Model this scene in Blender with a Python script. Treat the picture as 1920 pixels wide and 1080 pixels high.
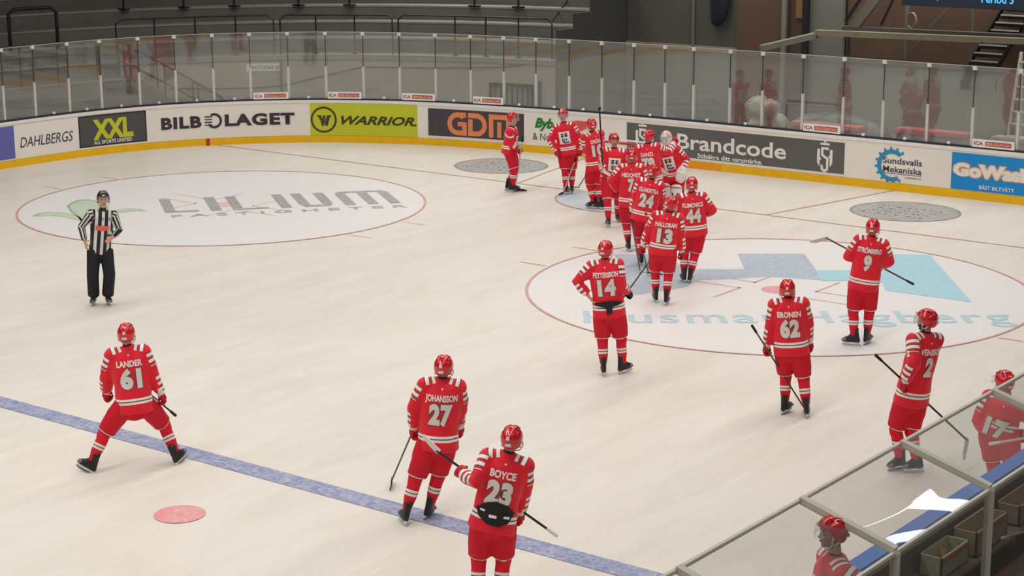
import bpy, bmesh, math, random
import numpy as np
from mathutils import Vector, Matrix, noise
from mathutils.bvhtree import BVHTree
random.seed(7)
PI = math.pi
S = bpy.context.scene
for o in list(bpy.data.objects): bpy.data.objects.remove(o)
COL = S.collection

# ------------------------------------------------------------------ camera
CAM = np.array([22.6698548, -34.3922781, 7.59511429])
YAW, PITCH, ROLL, FOC = 0.650840469, -0.230786397, -0.00452477785, 3469.35495
_f = np.array([-math.sin(YAW)*math.cos(PITCH), math.cos(YAW)*math.cos(PITCH), math.sin(PITCH)])
_r = np.cross(_f, [0, 0, 1]); _r /= np.linalg.norm(_r); _u = np.cross(_r, _f)
_c, _s = math.cos(ROLL), math.sin(ROLL)
CM = np.array([_c*_r+_s*_u, -_s*_r+_c*_u, _f])
cd = bpy.data.cameras.new('camera'); cam = bpy.data.objects.new('camera', cd); COL.objects.link(cam)
cd.sensor_width = 36; cd.lens = FOC/1920*36; cd.clip_start = .2; cd.clip_end = 300
m = Matrix.Identity(4)
for i in range(3):
    m[i][0] = CM[0][i]; m[i][1] = CM[1][i]; m[i][2] = -CM[2][i]; m[i][3] = CAM[i]
cam.matrix_world = m
S.camera = cam

# ------------------------------------------------------------------ world, lights, exposure
S.view_settings.view_transform = 'Standard'; S.view_settings.look = 'None'
S.view_settings.gamma = 1; S.view_settings.use_curve_mapping = False
S.view_settings.exposure = 0.0
W = bpy.data.worlds.new('hall_air'); S.world = W; W.use_nodes = True
W.node_tree.nodes['Background'].inputs[0].default_value = (1, .97, .93, 1)
W.node_tree.nodes['Background'].inputs[1].default_value = .10
def area(name, loc, sx, sy, power, col=(1, .97, .935), spread=150):
    l = bpy.data.lights.new(name, 'AREA'); l.shape = 'RECTANGLE'; l.size = sx; l.size_y = sy
    l.energy = power; l.color = col; l.spread = math.radians(spread)
    o = bpy.data.objects.new(name, l); o.location = loc; COL.objects.link(o); return o
for x, pw in ((-11, 980), (-4, 1080), (4, 1150), (11, 1200)):
    area('ceiling_lamp', (x, -14.5, 9.6), 1.0, 49, pw*1.13)
area('bench_fill', (20.5, -20, 9.4), 1.0, 24, 420)  # added fill with no known fitting, brightens the dark bench interior
area('hall_lamp', (-14, 10, 8), 8, 1.5, 420)
area('hall_lamp', (2, 9, 6.2), 12, 1.0, 180)

# ------------------------------------------------------------------ photo geometry helpers
def ray(u, v):
    d = CM.T @ np.array([(u-960)/FOC, -(v-540)/FOC, 1.0]); return d/np.linalg.norm(d)
def proj(X):
    q = (np.atleast_2d(np.asarray(X, float))-CAM) @ CM.T
    return np.stack([960+FOC*q[:, 0]/q[:, 2], 540-FOC*q[:, 1]/q[:, 2]], 1)
def onz(u, v, z=0.0):
    d = ray(u, v); return CAM+d*(z-CAM[2])/d[2]
def onx(u, v, x):
    d = ray(u, v); return CAM+d*(x-CAM[0])/d[0]
def ony(u, v, y):
    d = ray(u, v); return CAM+d*(y-CAM[1])/d[1]
def unit(v):
    v = np.asarray(v, float); return v/(np.linalg.norm(v)+1e-12)
UP = np.array([0, 0, 1.0])

# the rink outline (far side, corner, end boards, corner, near side)
_k = [(-15, -42), (-15, -30), (-15, -20), (-15, -14), (-15, -10), (-15, -8), (-14.97, -5.94), (-14.9, -4.31), (-14.69, -2.76), (-14.23, -1.33),
      (-13.55, -.12), (-12.6, 1.06), (-11.5, 2.0), (-10.23, 2.75), (-8.88, 3.3), (-7.3, 3.68), (-5.9, 3.92), (-4.3, 4.1),
      (-2.8, 4.2), (-1, 4.25), (2, 4.28), (5, 4.3), (7.2, 4.3)]
for i in range(1, 13):
    t = i/12*PI/2; _k.append((7.2+8.2*math.sin(t), -3.9+8.2*math.cos(t)))
_k += [(15.40, -8), (15.40, -14), (15.40, -25), (15.40, -42)]
_k = np.array(_k, float)
def catmull(P, n=12):
    out = []
    for i in range(len(P)-1):
        p0, p1, p2, p3 = P[max(i-1, 0)], P[i], P[i+1], P[min(i+2, len(P)-1)]
        for j in range(n):
            t = j/n
            out.append(.5*((2*p1)+(-p0+p2)*t+(2*p0-5*p1+4*p2-p3)*t*t+(-p0+3*p1-3*p2+p3)*t**3))
    out.append(P[-1]); return np.array(out)
OUT = catmull(_k)
_sl = np.r_[0, np.cumsum(np.linalg.norm(np.diff(OUT, axis=0), axis=1))]
_T = np.gradient(OUT, axis=0); _T /= np.linalg.norm(_T, axis=1)[:, None]
_N = np.stack([-_T[:, 1], _T[:, 0]], 1)            # outward
def bp(s, d=0.0, z=0.0):
    x = np.interp(s, _sl, OUT[:, 0]); y = np.interp(s, _sl, OUT[:, 1])
    nx = np.interp(s, _sl, _N[:, 0]); ny = np.interp(s, _sl, _N[:, 1])
    return np.array([x+d*nx, y+d*ny, z])
S_MAX = _sl[np.argmax(OUT[:, 0] > 12.5)]
def s_at(u, z=.6, d=0.0):
    ss = np.linspace(24, S_MAX, 4001)
    X = np.stack([np.interp(ss, _sl, OUT[:, 0])+d*np.interp(ss, _sl, _N[:, 0]), np.interp(ss, _sl, OUT[:, 1])+d*np.interp(ss, _sl, _N[:, 1]), ss*0+z], 1)
    P = proj(X)[:, 0]; return ss[np.argmin(abs(P-u))]
def sz(u, v, d=0.0):
    """arc position and height of the photo point (u, v) taken at distance d behind the boards"""
    s = s_at(u, 1.5, d)
    for _ in range(3):
        X = bp(s, d); r = ray(u, v); k = np.hypot(*(X-CAM)[:2])/np.hypot(*r[:2]); z = (CAM+r*k)[2]; s = s_at(u, z, d)
    return s, z

# ------------------------------------------------------------------ materials
def lin(c): return tuple(((x/255)/12.92 if x/255 <= .04045 else ((x/255+.055)/1.055)**2.4) for x in c)
MATS = {}
def new_mat(name):
    M = bpy.data.materials.new(name); M.use_nodes = True
    nt = M.node_tree; return M, nt, nt.nodes['Principled BSDF']
def mat(name, rgb, rough=.6, metal=0, noise_amt=.12, scale=8, bump=0, spec=.4, coat=0, bscale=None):
    if name in MATS: return MATS[name]
    M, nt, b = new_mat(name); n, l = nt.nodes, nt.links
    c = lin(rgb)
    tc = n.new('ShaderNodeTexCoord'); nz = n.new('ShaderNodeTexNoise'); nz.inputs['Scale'].default_value = scale; nz.inputs['Detail'].default_value = 5
    l.new(tc.outputs['Object'], nz.inputs['Vector'])
    mx = n.new('ShaderNodeMix'); mx.data_type = 'RGBA'
    mx.inputs[6].default_value = (*[x*(1-noise_amt) for x in c], 1); mx.inputs[7].default_value = (*[min(1, x*(1+noise_amt)) for x in c], 1)
    l.new(nz.outputs['Fac'], mx.inputs[0]); l.new(mx.outputs[2], b.inputs['Base Color'])
    b.inputs['Roughness'].default_value = rough; b.inputs['Metallic'].default_value = metal
    b.inputs['Specular IOR Level'].default_value = spec; b.inputs['Coat Weight'].default_value = coat
    if bump:
        bn = n.new('ShaderNodeBump'); bn.inputs['Strength'].default_value = bump; bn.inputs['Distance'].default_value = .02
        nb = n.new('ShaderNodeTexNoise'); nb.inputs['Scale'].default_value = bscale or scale*2; nb.inputs['Detail'].default_value = 4
        l.new(tc.outputs['Object'], nb.inputs['Vector']); l.new(nb.outputs['Fac'], bn.inputs['Height']); l.new(bn.outputs[0], b.inputs['Normal'])
    MATS[name] = M; return M
def emit(name, rgb, k=1.0):
    if name in MATS: return MATS[name]
    M, nt, b = new_mat(name)
    b.inputs['Base Color'].default_value = (0, 0, 0, 1); b.inputs['Emission Color'].default_value = (*lin(rgb), 1); b.inputs['Emission Strength'].default_value = k
    nz = nt.nodes.new('ShaderNodeTexNoise'); nz.inputs['Scale'].default_value = 30
    MATS[name] = M; return M
def glass(name, tint=(.93, .95, .94), refl=.10, rough=.02, haze=.03, wavy=0.0, wscale=1.2):
    if name in MATS: return MATS[name]
    M, nt, b = new_mat(name); n, l = nt.nodes, nt.links; n.remove(b)
    out = [x for x in n if x.type == 'OUTPUT_MATERIAL'][0]
    tr = n.new('ShaderNodeBsdfTransparent'); tr.inputs[0].default_value = (*tint, 1)
    gl = n.new('ShaderNodeBsdfGlossy'); gl.inputs['Roughness'].default_value = rough
    df = n.new('ShaderNodeBsdfDiffuse'); df.inputs[0].default_value = (.8, .8, .77, 1)
    fr = n.new('ShaderNodeFresnel'); ge = n.new('ShaderNodeNewGeometry'); mi = n.new('ShaderNodeMapRange'); mi.inputs[3].default_value = 1.5; mi.inputs[4].default_value = 1/1.5
    l.new(ge.outputs['Backfacing'], mi.inputs[0]); l.new(mi.outputs[0], fr.inputs[0])
    ma = n.new('ShaderNodeMath'); ma.operation = 'MULTIPLY_ADD'; ma.inputs[1].default_value = 1.0; ma.inputs[2].default_value = refl
    l.new(fr.outputs[0], ma.inputs[0])
    m1 = n.new('ShaderNodeMixShader'); m2 = n.new('ShaderNodeMixShader')
    tc = n.new('ShaderNodeTexCoord'); nz = n.new('ShaderNodeTexNoise'); nz.inputs['Scale'].default_value = wscale; nz.inputs['Detail'].default_value = 2
    l.new(tc.outputs['Object'], nz.inputs['Vector'])
    mh = n.new('ShaderNodeMath'); mh.operation = 'MULTIPLY'; mh.inputs[1].default_value = haze*2
    l.new(nz.outputs['Fac'], mh.inputs[0])
    l.new(mh.outputs[0], m1.inputs[0]); l.new(tr.outputs[0], m1.inputs[1]); l.new(df.outputs[0], m1.inputs[2])
    l.new(ma.outputs[0], m2.inputs[0]); l.new(m1.outputs[0], m2.inputs[1]); l.new(gl.outputs[0], m2.inputs[2])
    if wavy:
        bn = n.new('ShaderNodeBump'); bn.inputs['Strength'].default_value = 1; bn.inputs['Distance'].default_value = wavy
        l.new(nz.outputs['Fac'], bn.inputs['Height']); l.new(bn.outputs[0], gl.inputs['Normal'])
    l.new(m2.outputs[0], out.inputs[0]); MATS[name] = M; return M

def ice_mat(name, paint=None, wear=.35):
    """ice, or paint lying under the ice, with skate scratches"""
    if name in MATS: return MATS[name]
    M, nt, b = new_mat(name); n, l = nt.nodes, nt.links
    ge = n.new('ShaderNodeNewGeometry')
    mp = n.new('ShaderNodeMapping'); mp.inputs['Scale'].default_value = (1.0, .22, 1); mp.inputs['Rotation'].default_value = (0, 0, .5)
    l.new(ge.outputs['Position'], mp.inputs['Vector'])
    n1 = n.new('ShaderNodeTexNoise'); n1.inputs['Scale'].default_value = 1.3; n1.inputs['Detail'].default_value = 8; n1.inputs['Roughness'].default_value = .62; n1.inputs['Distortion'].default_value = 1.2
    l.new(mp.outputs[0], n1.inputs['Vector'])
    mp2 = n.new('ShaderNodeMapping'); mp2.inputs['Scale'].default_value = (14, 1.1, 1); mp2.inputs['Rotation'].default_value = (0, 0, -.9)
    l.new(ge.outputs['Position'], mp2.inputs['Vector'])
    n2 = n.new('ShaderNodeTexNoise'); n2.inputs['Scale'].default_value = 1.6; n2.inputs['Detail'].default_value = 6; n2.inputs['Distortion'].default_value = 2.5
    l.new(mp2.outputs[0], n2.inputs['Vector'])
    n3 = n.new('ShaderNodeTexNoise'); n3.inputs['Scale'].default_value = .16; n3.inputs['Detail'].default_value = 3
    l.new(ge.outputs['Position'], n3.inputs['Vector'])
    def ramp(src, a, c, va, vc):
        r = n.new('ShaderNodeMapRange'); r.inputs[1].default_value = a; r.inputs[2].default_value = c; r.inputs[3].default_value = va; r.inputs[4].default_value = vc
        l.new(src, r.inputs[0]); return r.outputs[0]
    a = ramp(n1.outputs['Fac'], .3, .62, 0, 1); c = ramp(n2.outputs['Fac'], .35, .7, 0, 1); e = ramp(n3.outputs['Fac'], .35, .65, 0, 1)
    i0, i1 = (lin((215, 206, 193)), lin((226, 218, 207)))
    mx = n.new('ShaderNodeMix'); mx.data_type = 'RGBA'; mx.inputs[6].default_value = (*i0, 1); mx.inputs[7].default_value = (*i1, 1); l.new(a, mx.inputs[0])
    mx2 = n.new('ShaderNodeMix'); mx2.data_type = 'RGBA'; mx2.blend_type = 'MULTIPLY'; mx2.inputs[7].default_value = (.965, .97, .975, 1)
    l.new(e, mx2.inputs[0]); l.new(mx.outputs[2], mx2.inputs[6])
    mx3 = n.new('ShaderNodeMix'); mx3.data_type = 'RGBA'; mx3.inputs[7].default_value = (*lin((234, 229, 222)), 1)
    k = n.new('ShaderNodeMath'); k.operation = 'MULTIPLY'; k.inputs[1].default_value = .35; l.new(c, k.inputs[0])
    l.new(k.outputs[0], mx3.inputs[0]); l.new(mx2.outputs[2], mx3.inputs[6])
    res = mx3.outputs[2]
    if paint:
        mx4 = n.new('ShaderNodeMix'); mx4.data_type = 'RGBA'; mx4.inputs[6].default_value = (*lin(paint), 1)
        n4 = n.new('ShaderNodeTexNoise'); n4.inputs['Scale'].default_value = 9; n4.inputs['Detail'].default_value = 7; n4.inputs['Distortion'].default_value = 1.5
        l.new(ge.outputs['Position'], n4.inputs['Vector'])
        w = ramp(n4.outputs['Fac'], .4, .75, wear*.25, wear*1.6)
        l.new(w, mx4.inputs[0]); l.new(res, mx4.inputs[7]); res = mx4.outputs[2]
    l.new(res, b.inputs['Base Color']); b.inputs['Roughness'].default_value = .42; b.inputs['Specular IOR Level'].default_value = .22
    bn = n.new('ShaderNodeBump'); bn.inputs['Strength'].default_value = .25; bn.inputs['Distance'].default_value = .01
    l.new(n2.outputs['Fac'], bn.inputs['Height']); l.new(bn.outputs[0], b.inputs['Normal'])
    MATS[name] = M; return M

# ------------------------------------------------------------------ object helpers
def link(name, mesh, parent=None, mats=None, **kw):
    o = bpy.data.objects.new(name, mesh); COL.objects.link(o)
    if parent: o.parent = parent
    if mats:
        mesh.materials.clear()
        for q in (mats if isinstance(mats, (list, tuple)) else [mats]): mesh.materials.append(q)
    for k, v in kw.items(): o[k] = v
    return o
def obj(name, bm, mt, parent=None, smooth=False, **kw):
    me = bpy.data.meshes.new(name); bm.to_mesh(me); bm.free()
    if smooth: me.polygons.foreach_set('use_smooth', [True]*len(me.polygons))
    return link(name, me, parent, mt, **kw)
def empty(name, loc, **kw):
    o = bpy.data.objects.new(name, None); o.location = loc; o.empty_display_size = .1; COL.objects.link(o)
    for k, v in kw.items(): o[k] = v
    return o
def shift(bm, off):
    bmesh.ops.translate(bm, verts=bm.verts, vec=Vector(off))
def box(bm, a, b, bevel=0):
    r = bmesh.ops.create_cube(bm, size=1)
    for v in r['verts']:
        v.co = Vector([(a[i]+b[i])/2+v.co[i]*(b[i]-a[i]) for i in range(3)])
    if bevel:
        es = list({e for v in r['verts'] for e in v.link_edges}); bmesh.ops.bevel(bm, geom=es, offset=bevel, segments=2, affect='EDGES')
def frame_from(d, hint=(0, 0, 1)):
    d = unit(d); h = np.asarray(hint, float)
    if abs(np.dot(unit(h), d)) > .97: h = np.array([1, 0, 0.]) if abs(d[0]) < .9 else np.array([0, 1, 0.])
    x = unit(np.cross(h, d)); y = np.cross(d, x); return x, y, d
def tube(bm, pts, rad, n=12, hint=(0, 0, 1), cap=True, xax=None):
    """closed tube through pts; rad = list of r or (rx, ry); rx along xax"""
    pts = [np.asarray(p, float) for p in pts]; N = len(pts)
    rings = []; R = [(r, r) if np.isscalar(r) else r for r in rad]
    def ring(c, x, y, rx, ry):
        return [bm.verts.new(Vector(c+x*rx*math.cos(2*PI*k/n)+y*ry*math.sin(2*PI*k/n))) for k in range(n)]
    fr = []
    for i in range(N):
        d = pts[min(i+1, N-1)]-pts[max(i-1, 0)]; d = unit(d)
        if xax is not None:
            x = np.asarray(xax, float); x = unit(x-d*np.dot(x, d)); y = np.cross(d, x)
        else:
            x, y, d = frame_from(d, hint)
            if fr:   # keep the frame from flipping
                px = fr[-1][0]; x = unit(px-d*np.dot(px, d)); y = np.cross(d, x)
        fr.append((x, y, d))
    if cap:
        x, y, d = fr[0]
        for a in (75, 45):
            c = math.cos(math.radians(a)); s = math.sin(math.radians(a)); rings.append(ring(pts[0]-d*min(R[0])*s, x, y, R[0][0]*c, R[0][1]*c))
    for i in range(N): rings.append(ring(pts[i], fr[i][0], fr[i][1], *R[i]))
    if cap:
        x, y, d = fr[-1]
        for a in (45, 75):
            c = math.cos(math.radians(a)); s = math.sin(math.radians(a)); rings.append(ring(pts[-1]+d*min(R[-1])*s, x, y, R[-1][0]*c, R[-1][1]*c))
    for a, b in zip(rings[:-1], rings[1:]):
        for k in range(n): bm.faces.new((a[k], a[(k+1) % n], b[(k+1) % n], b[k]))
    bm.faces.new(rings[0][::-1]); bm.faces.new(rings[-1])
def ell(bm, c, ax, r, seg=16, rg=10):
    q = bmesh.ops.create_uvsphere(bm, u_segments=seg, v_segments=rg, radius=1)
    A = np.array(ax).T
    for v in q['verts']: v.co = Vector(np.asarray(c)+A @ (np.array(v.co)*np.asarray(r)))
def strip(bm, s0, s1, prof, ds=.25):
    """sweep a closed (d, z) profile along the rink outline"""
    n = max(2, int((s1-s0)/ds)+1); rings = []
    for s in np.linspace(s0, s1, n): rings.append([bm.verts.new(Vector(bp(s, d, z))) for d, z in prof])
    m_ = len(prof)
    for a, b in zip(rings[:-1], rings[1:]):
        for k in range(m_): bm.faces.new((a[k], b[k], b[(k+1) % m_], a[(k+1) % m_]))
    bm.faces.new(rings[0]); bm.faces.new(rings[-1][::-1])
    bmesh.ops.recalc_face_normals(bm, faces=bm.faces)
_dg = None
def remesh(bm, voxel, smooth=4, fac=.6):
    me = bpy.data.meshes.new('tmp'); bm.to_mesh(me); bm.free()
    o = bpy.data.objects.new('tmp', me); COL.objects.link(o)
    r = o.modifiers.new('r', 'REMESH'); r.mode = 'VOXEL'; r.voxel_size = voxel; r.use_smooth_shade = True
    if smooth:
        q = o.modifiers.new('s', 'SMOOTH'); q.factor = fac; q.iterations = smooth
    bpy.context.view_layer.update(); dg = bpy.context.evaluated_depsgraph_get()
    new = bpy.data.meshes.new_from_object(o.evaluated_get(dg)); bpy.data.objects.remove(o); bpy.data.meshes.remove(me)
    new.polygons.foreach_set('use_smooth', [True]*len(new.polygons)); return new
def co(me):
    a = np.empty(len(me.vertices)*3); me.vertices.foreach_get('co', a); return a.reshape(-1, 3)
def setco(me, a): me.vertices.foreach_set('co', np.asarray(a, float).ravel()); me.update()
def attr(me, name, vals):
    a = me.attributes.new(name, 'FLOAT', 'POINT'); a.data.foreach_set('value', np.asarray(vals, np.float32))
def seg_dist(X, a, b):
    d = b-a; L = np.linalg.norm(d); t = np.clip(((X-a)@d)/L**2, 0, 1); return np.linalg.norm(X-a-t[:, None]*d, axis=1), t*L

def mesh_of_(bm, mt):
    me = bpy.data.meshes.new('m'); bm.to_mesh(me); bm.free(); me.materials.append(mt); return me
# flat lettering ------------------------------------------------------------
def text_bm(body, w=None, h=.1, bold=0.0, shear=0.0, space=1.0, outline=0.0, spacing=None, mid=True):
    """mesh of the words: height h, width w (or natural), centred on 0, 0"""
    cu = bpy.data.curves.new('t', 'FONT'); cu.body = body; cu.size = 1; cu.offset = bold+outline; cu.shear = shear; cu.space_character = spacing or space
    cu.resolution_u = 3; cu.align_x = 'CENTER'
    o = bpy.data.objects.new('t', cu); COL.objects.link(o)
    bpy.context.view_layer.update(); dg = bpy.context.evaluated_depsgraph_get()
    me = bpy.data.meshes.new_from_object(o.evaluated_get(dg)); bpy.data.objects.remove(o); bpy.data.curves.remove(cu)
    bm = bmesh.new(); bm.from_mesh(me); bpy.data.meshes.remove(me)
    if not bm.verts: return bm
    X = np.array([v.co[:] for v in bm.verts]); lo, hi = X.min(0), X.max(0)
    cap = .73+2*bold                                     # capital height of the font
    cx = (lo[0]+hi[0])/2; natural = hi[0]-lo[0]-2*outline
    sy = h/cap; sx = sy if w is None else w/natural
    for v in bm.verts:
        v.co = Vector(((v.co[0]-cx)*sx, (v.co[1]-.365)*sy, 0))
    return bm
def cut(bm, step, xs=True, ys=True):
    if not bm.verts: return
    X = np.array([v.co[:] for v in bm.verts]); lo, hi = X.min(0), X.max(0)
    for ax, on in ((0, xs), (1, ys)):
        if not on: continue
        k = math.ceil(lo[ax]/step)
        while k*step < hi[ax]:
            p = [0, 0, 0]; p[ax] = k*step; nrm = [0, 0, 0]; nrm[ax] = 1
            bmesh.ops.bisect_plane(bm, geom=bm.verts[:]+bm.edges[:]+bm.faces[:], plane_co=p, plane_no=nrm); k += 1
def poly_bm(loops):
    """loops: list of closed 2D outlines; each filled on its own"""
    bm = bmesh.new()
    for L in loops:
        vs = [bm.verts.new((x, y, 0)) for x, y in L]; bm.faces.new(vs).normal_update()
    bmesh.ops.triangulate(bm, faces=bm.faces); return bm
def ring_bm(r0, r1, a0=0, a1=360, n=64, sx=1, sy=1, cx=0, cy=0):
    bm = bmesh.new(); full = abs(a1-a0) >= 360; A = np.radians(np.linspace(a0, a1, n+1))
    if full: A = A[:-1]
    I = [bm.verts.new((cx+r0*math.cos(t)*sx, cy+r0*math.sin(t)*sy, 0)) for t in A]; O = [bm.verts.new((cx+r1*math.cos(t)*sx, cy+r1*math.sin(t)*sy, 0)) for t in A]
    N = len(A)
    for k in range(N if full else N-1): bm.faces.new((I[k], O[k], O[(k+1) % N], I[(k+1) % N]))
    return bm
def disc_bm(r, n=48, sx=1, sy=1, cx=0, cy=0):
    bm = bmesh.new(); bm.faces.new([bm.verts.new((cx+r*sx*math.cos(2*PI*k/n), cy+r*sy*math.sin(2*PI*k/n), 0)) for k in range(n)]); return bm
def rect_bm(x0, y0, x1, y1):
    bm = bmesh.new(); bm.faces.new([bm.verts.new(p) for p in ((x0, y0, 0), (x1, y0, 0), (x1, y1, 0), (x0, y1, 0))]); return bm
def merge(*bms):
    out = bmesh.new()
    for b in bms:
        me = bpy.data.meshes.new('x'); b.to_mesh(me); b.free(); out.from_mesh(me); bpy.data.meshes.remove(me)
    return out
def moved(bm, x, y):
    bmesh.ops.translate(bm, verts=bm.verts, vec=(x, y, 0)); return bm
def thick(bm, t):
    """give a flat face mesh in world space a little thickness along its normals"""
    bmesh.ops.recalc_face_normals(bm, faces=bm.faces); return bm
def on_boards(bm, s0, z0, d=-.006, step=.35):
    """wrap a flat (x = along, y = up) mesh on the rink boards"""
    cut(bm, step, True, False)
    for v in bm.verts: v.co = Vector(bp(s0+v.co.x, d, z0+v.co.y))
    return bm
def on_ice(bm, P0, px, py, z=.004):
    """place a flat mesh on the ice: origin P0, unit vectors px, py"""
    for v in bm.verts:
        q = np.asarray(P0)+np.asarray(px)*v.co.x+np.asarray(py)*v.co.y; v.co = Vector((q[0], q[1], z))
    for f in bm.faces:
        f.normal_update()
        if f.normal.z < 0: f.normal_flip()
    return bm

# ================================================================== THE RINK
M_ice = ice_mat('ice')
M_conc = mat('grey_concrete', (120, 118, 112), .85, noise_amt=.15, scale=2, bump=.2)
# hall floor around the rink
bm = bmesh.new(); box(bm, (-45, -50, -.3), (30, 40, -.06)); obj('floor', bm, M_conc, kind='structure')
bm = bmesh.new(); pts = [bm.verts.new((x, y, 0)) for x, y in OUT[::3]]; bm.faces.new(pts); bmesh.ops.triangulate(bm, faces=bm.faces)
for f in bm.faces:
    f.normal_update()
    if f.normal.z < 0: f.normal_flip()
ICE = obj('floor_ice', bm, M_ice, kind='structure')
X_, Y_ = (1, 0, 0), (0, 1, 0)
M_red = ice_mat('faded_red_line', (196, 128, 122), .45); M_blue = ice_mat('blue_line_paint', (112, 128, 176), .42)
M_white = ice_mat('painted_white_ice', (228, 224, 222), .25)
M_redf = ice_mat('very_faded_red', (208, 168, 162), .5); M_spotf = ice_mat('very_faded_spot', (226, 182, 176), .5)
M_spot = ice_mat('spot_red', (226, 138, 142), .35)
for cx, nm in ((-7, 'far'), (7, 'near')):
    o = obj('painted_disc', on_ice(disc_bm(4.47, 96), (cx, -6, 0), X_, Y_, .002), M_white, ICE)
    obj('faceoff_circle', on_ice(ring_bm(4.45, 4.5, n=128), (cx, -6, 0), X_, Y_, .009), M_red, ICE)
    obj('faceoff_spot', on_ice(disc_bm(.3, 32), (cx, -6, 0), X_, Y_, .003), M_spotf if cx < 0 else M_spot, ICE)
    q = []
    for sx in (-1, 1):
        for sy in (-1, 1):
            q.append(rect_bm(*(min(sx*.6, sx*1.8), min(sy*.25, sy*.30)-.0, max(sx*.6, sx*1.8), max(sy*.25, sy*.30))))
            q.append(rect_bm(min(sx*.6, sx*.65), min(sy*.25, sy*1.15), max(sx*.6, sx*.65), max(sy*.25, sy*1.15)))
            q.append(rect_bm(min(sx*4.5, sx*5.1), sy*.85-.025, max(sx*4.5, sx*5.1), sy*.85+.025))
    obj('faceoff_marks', on_ice(merge(*q), (cx, -6, 0), X_, Y_, .0035), M_redf if cx < 0 else M_red, ICE)
obj('goal_line', on_ice(rect_bm(-13.5, -.03, 13.9, .03), (0, 0, 0), X_, Y_, .006), M_red, ICE)
obj('blue_line', on_ice(rect_bm(-15, -18.82, 15.4, -18.48), (0, 0, 0), X_, Y_, .006), M_blue, ICE)
obj('trapezoid_line', on_ice(merge(poly_bm([[(-3.37, 0), (-3.32, 0), (-4.22, 4.2), (-4.27, 4.2)]]), poly_bm([[(3.32, 0), (3.37, 0), (4.27, 4.3), (4.22, 4.3)]])), (0, 0, 0), X_, Y_, .007), M_red, ICE)
obj('faceoff_spot', on_ice(disc_bm(.305, 40), (7, -20.32, 0), X_, Y_, .008), M_spot, ICE)
obj('faceoff_spot', on_ice(disc_bm(.305, 40), (-7, -20.32, 0), X_, Y_, .008), M_spot, ICE)
M_crease = ice_mat('crease_blue', (196, 214, 224), .4)
cr = disc_bm(1.83, 48); bmesh.ops.bisect_plane(cr, geom=cr.verts[:]+cr.edges[:]+cr.faces[:], plane_co=(0, 0, 0), plane_no=(0, 1, 0), clear_outer=True)
obj('goal_crease', on_ice(cr, (0, 0, 0), X_, Y_, .004), M_crease, ICE)
obj('crease_line', on_ice(ring_bm(1.78, 1.83, 180, 360, 40), (0, 0, 0), X_, Y_, .008), M_red, ICE)
# grey sponsor ovals behind the goal line
M_oval = ice_mat('grey_oval_paint', (150, 150, 150), .3); M_ovl = ice_mat('pale_script', (190, 190, 188), .3)
for cx, cy in ((-5.2, 1.78), (5.58, 2.12)):
    o = obj('ice_advert', on_ice(disc_bm(1.2, 60, 1, .95), (cx, cy, 0), X_, Y_, .004), M_oval, ICE)
    obj('advert_rim', on_ice(ring_bm(1.14, 1.2, n=60, sy=.95), (cx, cy, 0), X_, Y_, .006), ice_mat('dark_rim', (120, 120, 120), .3), ICE)
    q = []
    for k, yy in enumerate((.38, .1, -.2, -.5)):
        for j in range(5):
            x0 = -.8+j*.33+random.uniform(-.05, .05); q.append(moved(ring_bm(.07, .11, 0, 360, 12, 1.3, .8), x0, yy+random.uniform(-.04, .04)))
            q.append(rect_bm(x0+.05, yy-.03, x0+.28, yy+.02))
    obj('script_lettering', on_ice(merge(*q), (cx, cy, 0), X_, Y_, .007), M_ovl, ICE)

# LILIUM advert in the far circle: letters drawn on the ice plane
def ice_quad(A, B, C):
    """origin and axes of a lettering block from its bottom-left, bottom-right and top-left photo points"""
    a, b, c = onz(*A), onz(*B), onz(*C); return a, b-a, c-a
M_lil = ice_mat('grey_letter_paint', (146, 142, 146), .35); M_lil2 = ice_mat('thin_letter_paint', (150, 147, 148), .4)
P0, px, py = ice_quad((310, 399.5), (756, 380.5), (297, 374))
L = []
def lt(x0, x1, y0, y1): L.append(rect_bm(x0, y0, x1, y1))
def blk(x): return x/100
lt(.0, .045, 0, 1); lt(.045, .14, 0, .10)                                  # L
lt(.19, .236, 0, 1)                                                       # I
lt(.282, .326, 0, 1); lt(.326, .43, 0, .10)                               # L
lt(.483, .528, 0, 1)                                                      # I
L.append(poly_bm([[(.567, 1), (.567, .2), (.585, 0), (.69, 0), (.71, .2), (.71, 1), (.665, 1), (.665, .12), (.612, .12), (.612, 1)]]))   # U
L.append(poly_bm([[(.755, 0), (.755, .85), (.775, 1), (.97, 1), (.99, .85), (.99, 0), (.945, 0), (.945, .9), (.897, .9), (.897, 0), (.852, 0), (.852, .9), (.80, .9), (.80, 0)]]))   # M
obj('ice_lettering', on_ice(merge(*L), P0, px, py, .006), M_lil, ICE)
P0, px, py = ice_quad((322, 408.5), (766, 388.5), (320.5, 403.5))
t = text_bm('FASTIGHETER', 1, 1, .02, spacing=1.6)
obj('ice_lettering', on_ice(moved(t, .5, .5), P0, px, py, .006), M_lil2, ICE)
def ice_poly(name, pts, mt, z=.005):
    q = [onz(*p) for p in pts]; return obj(name, on_ice(poly_bm([[(a[0], a[1]) for a in q]]), (0, 0, 0), X_, Y_, z), mt, ICE)
M_tul = ice_mat('tulip_green', (182, 205, 176), .4); M_tuld = ice_mat('tulip_dark', (140, 160, 140), .4)
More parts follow.
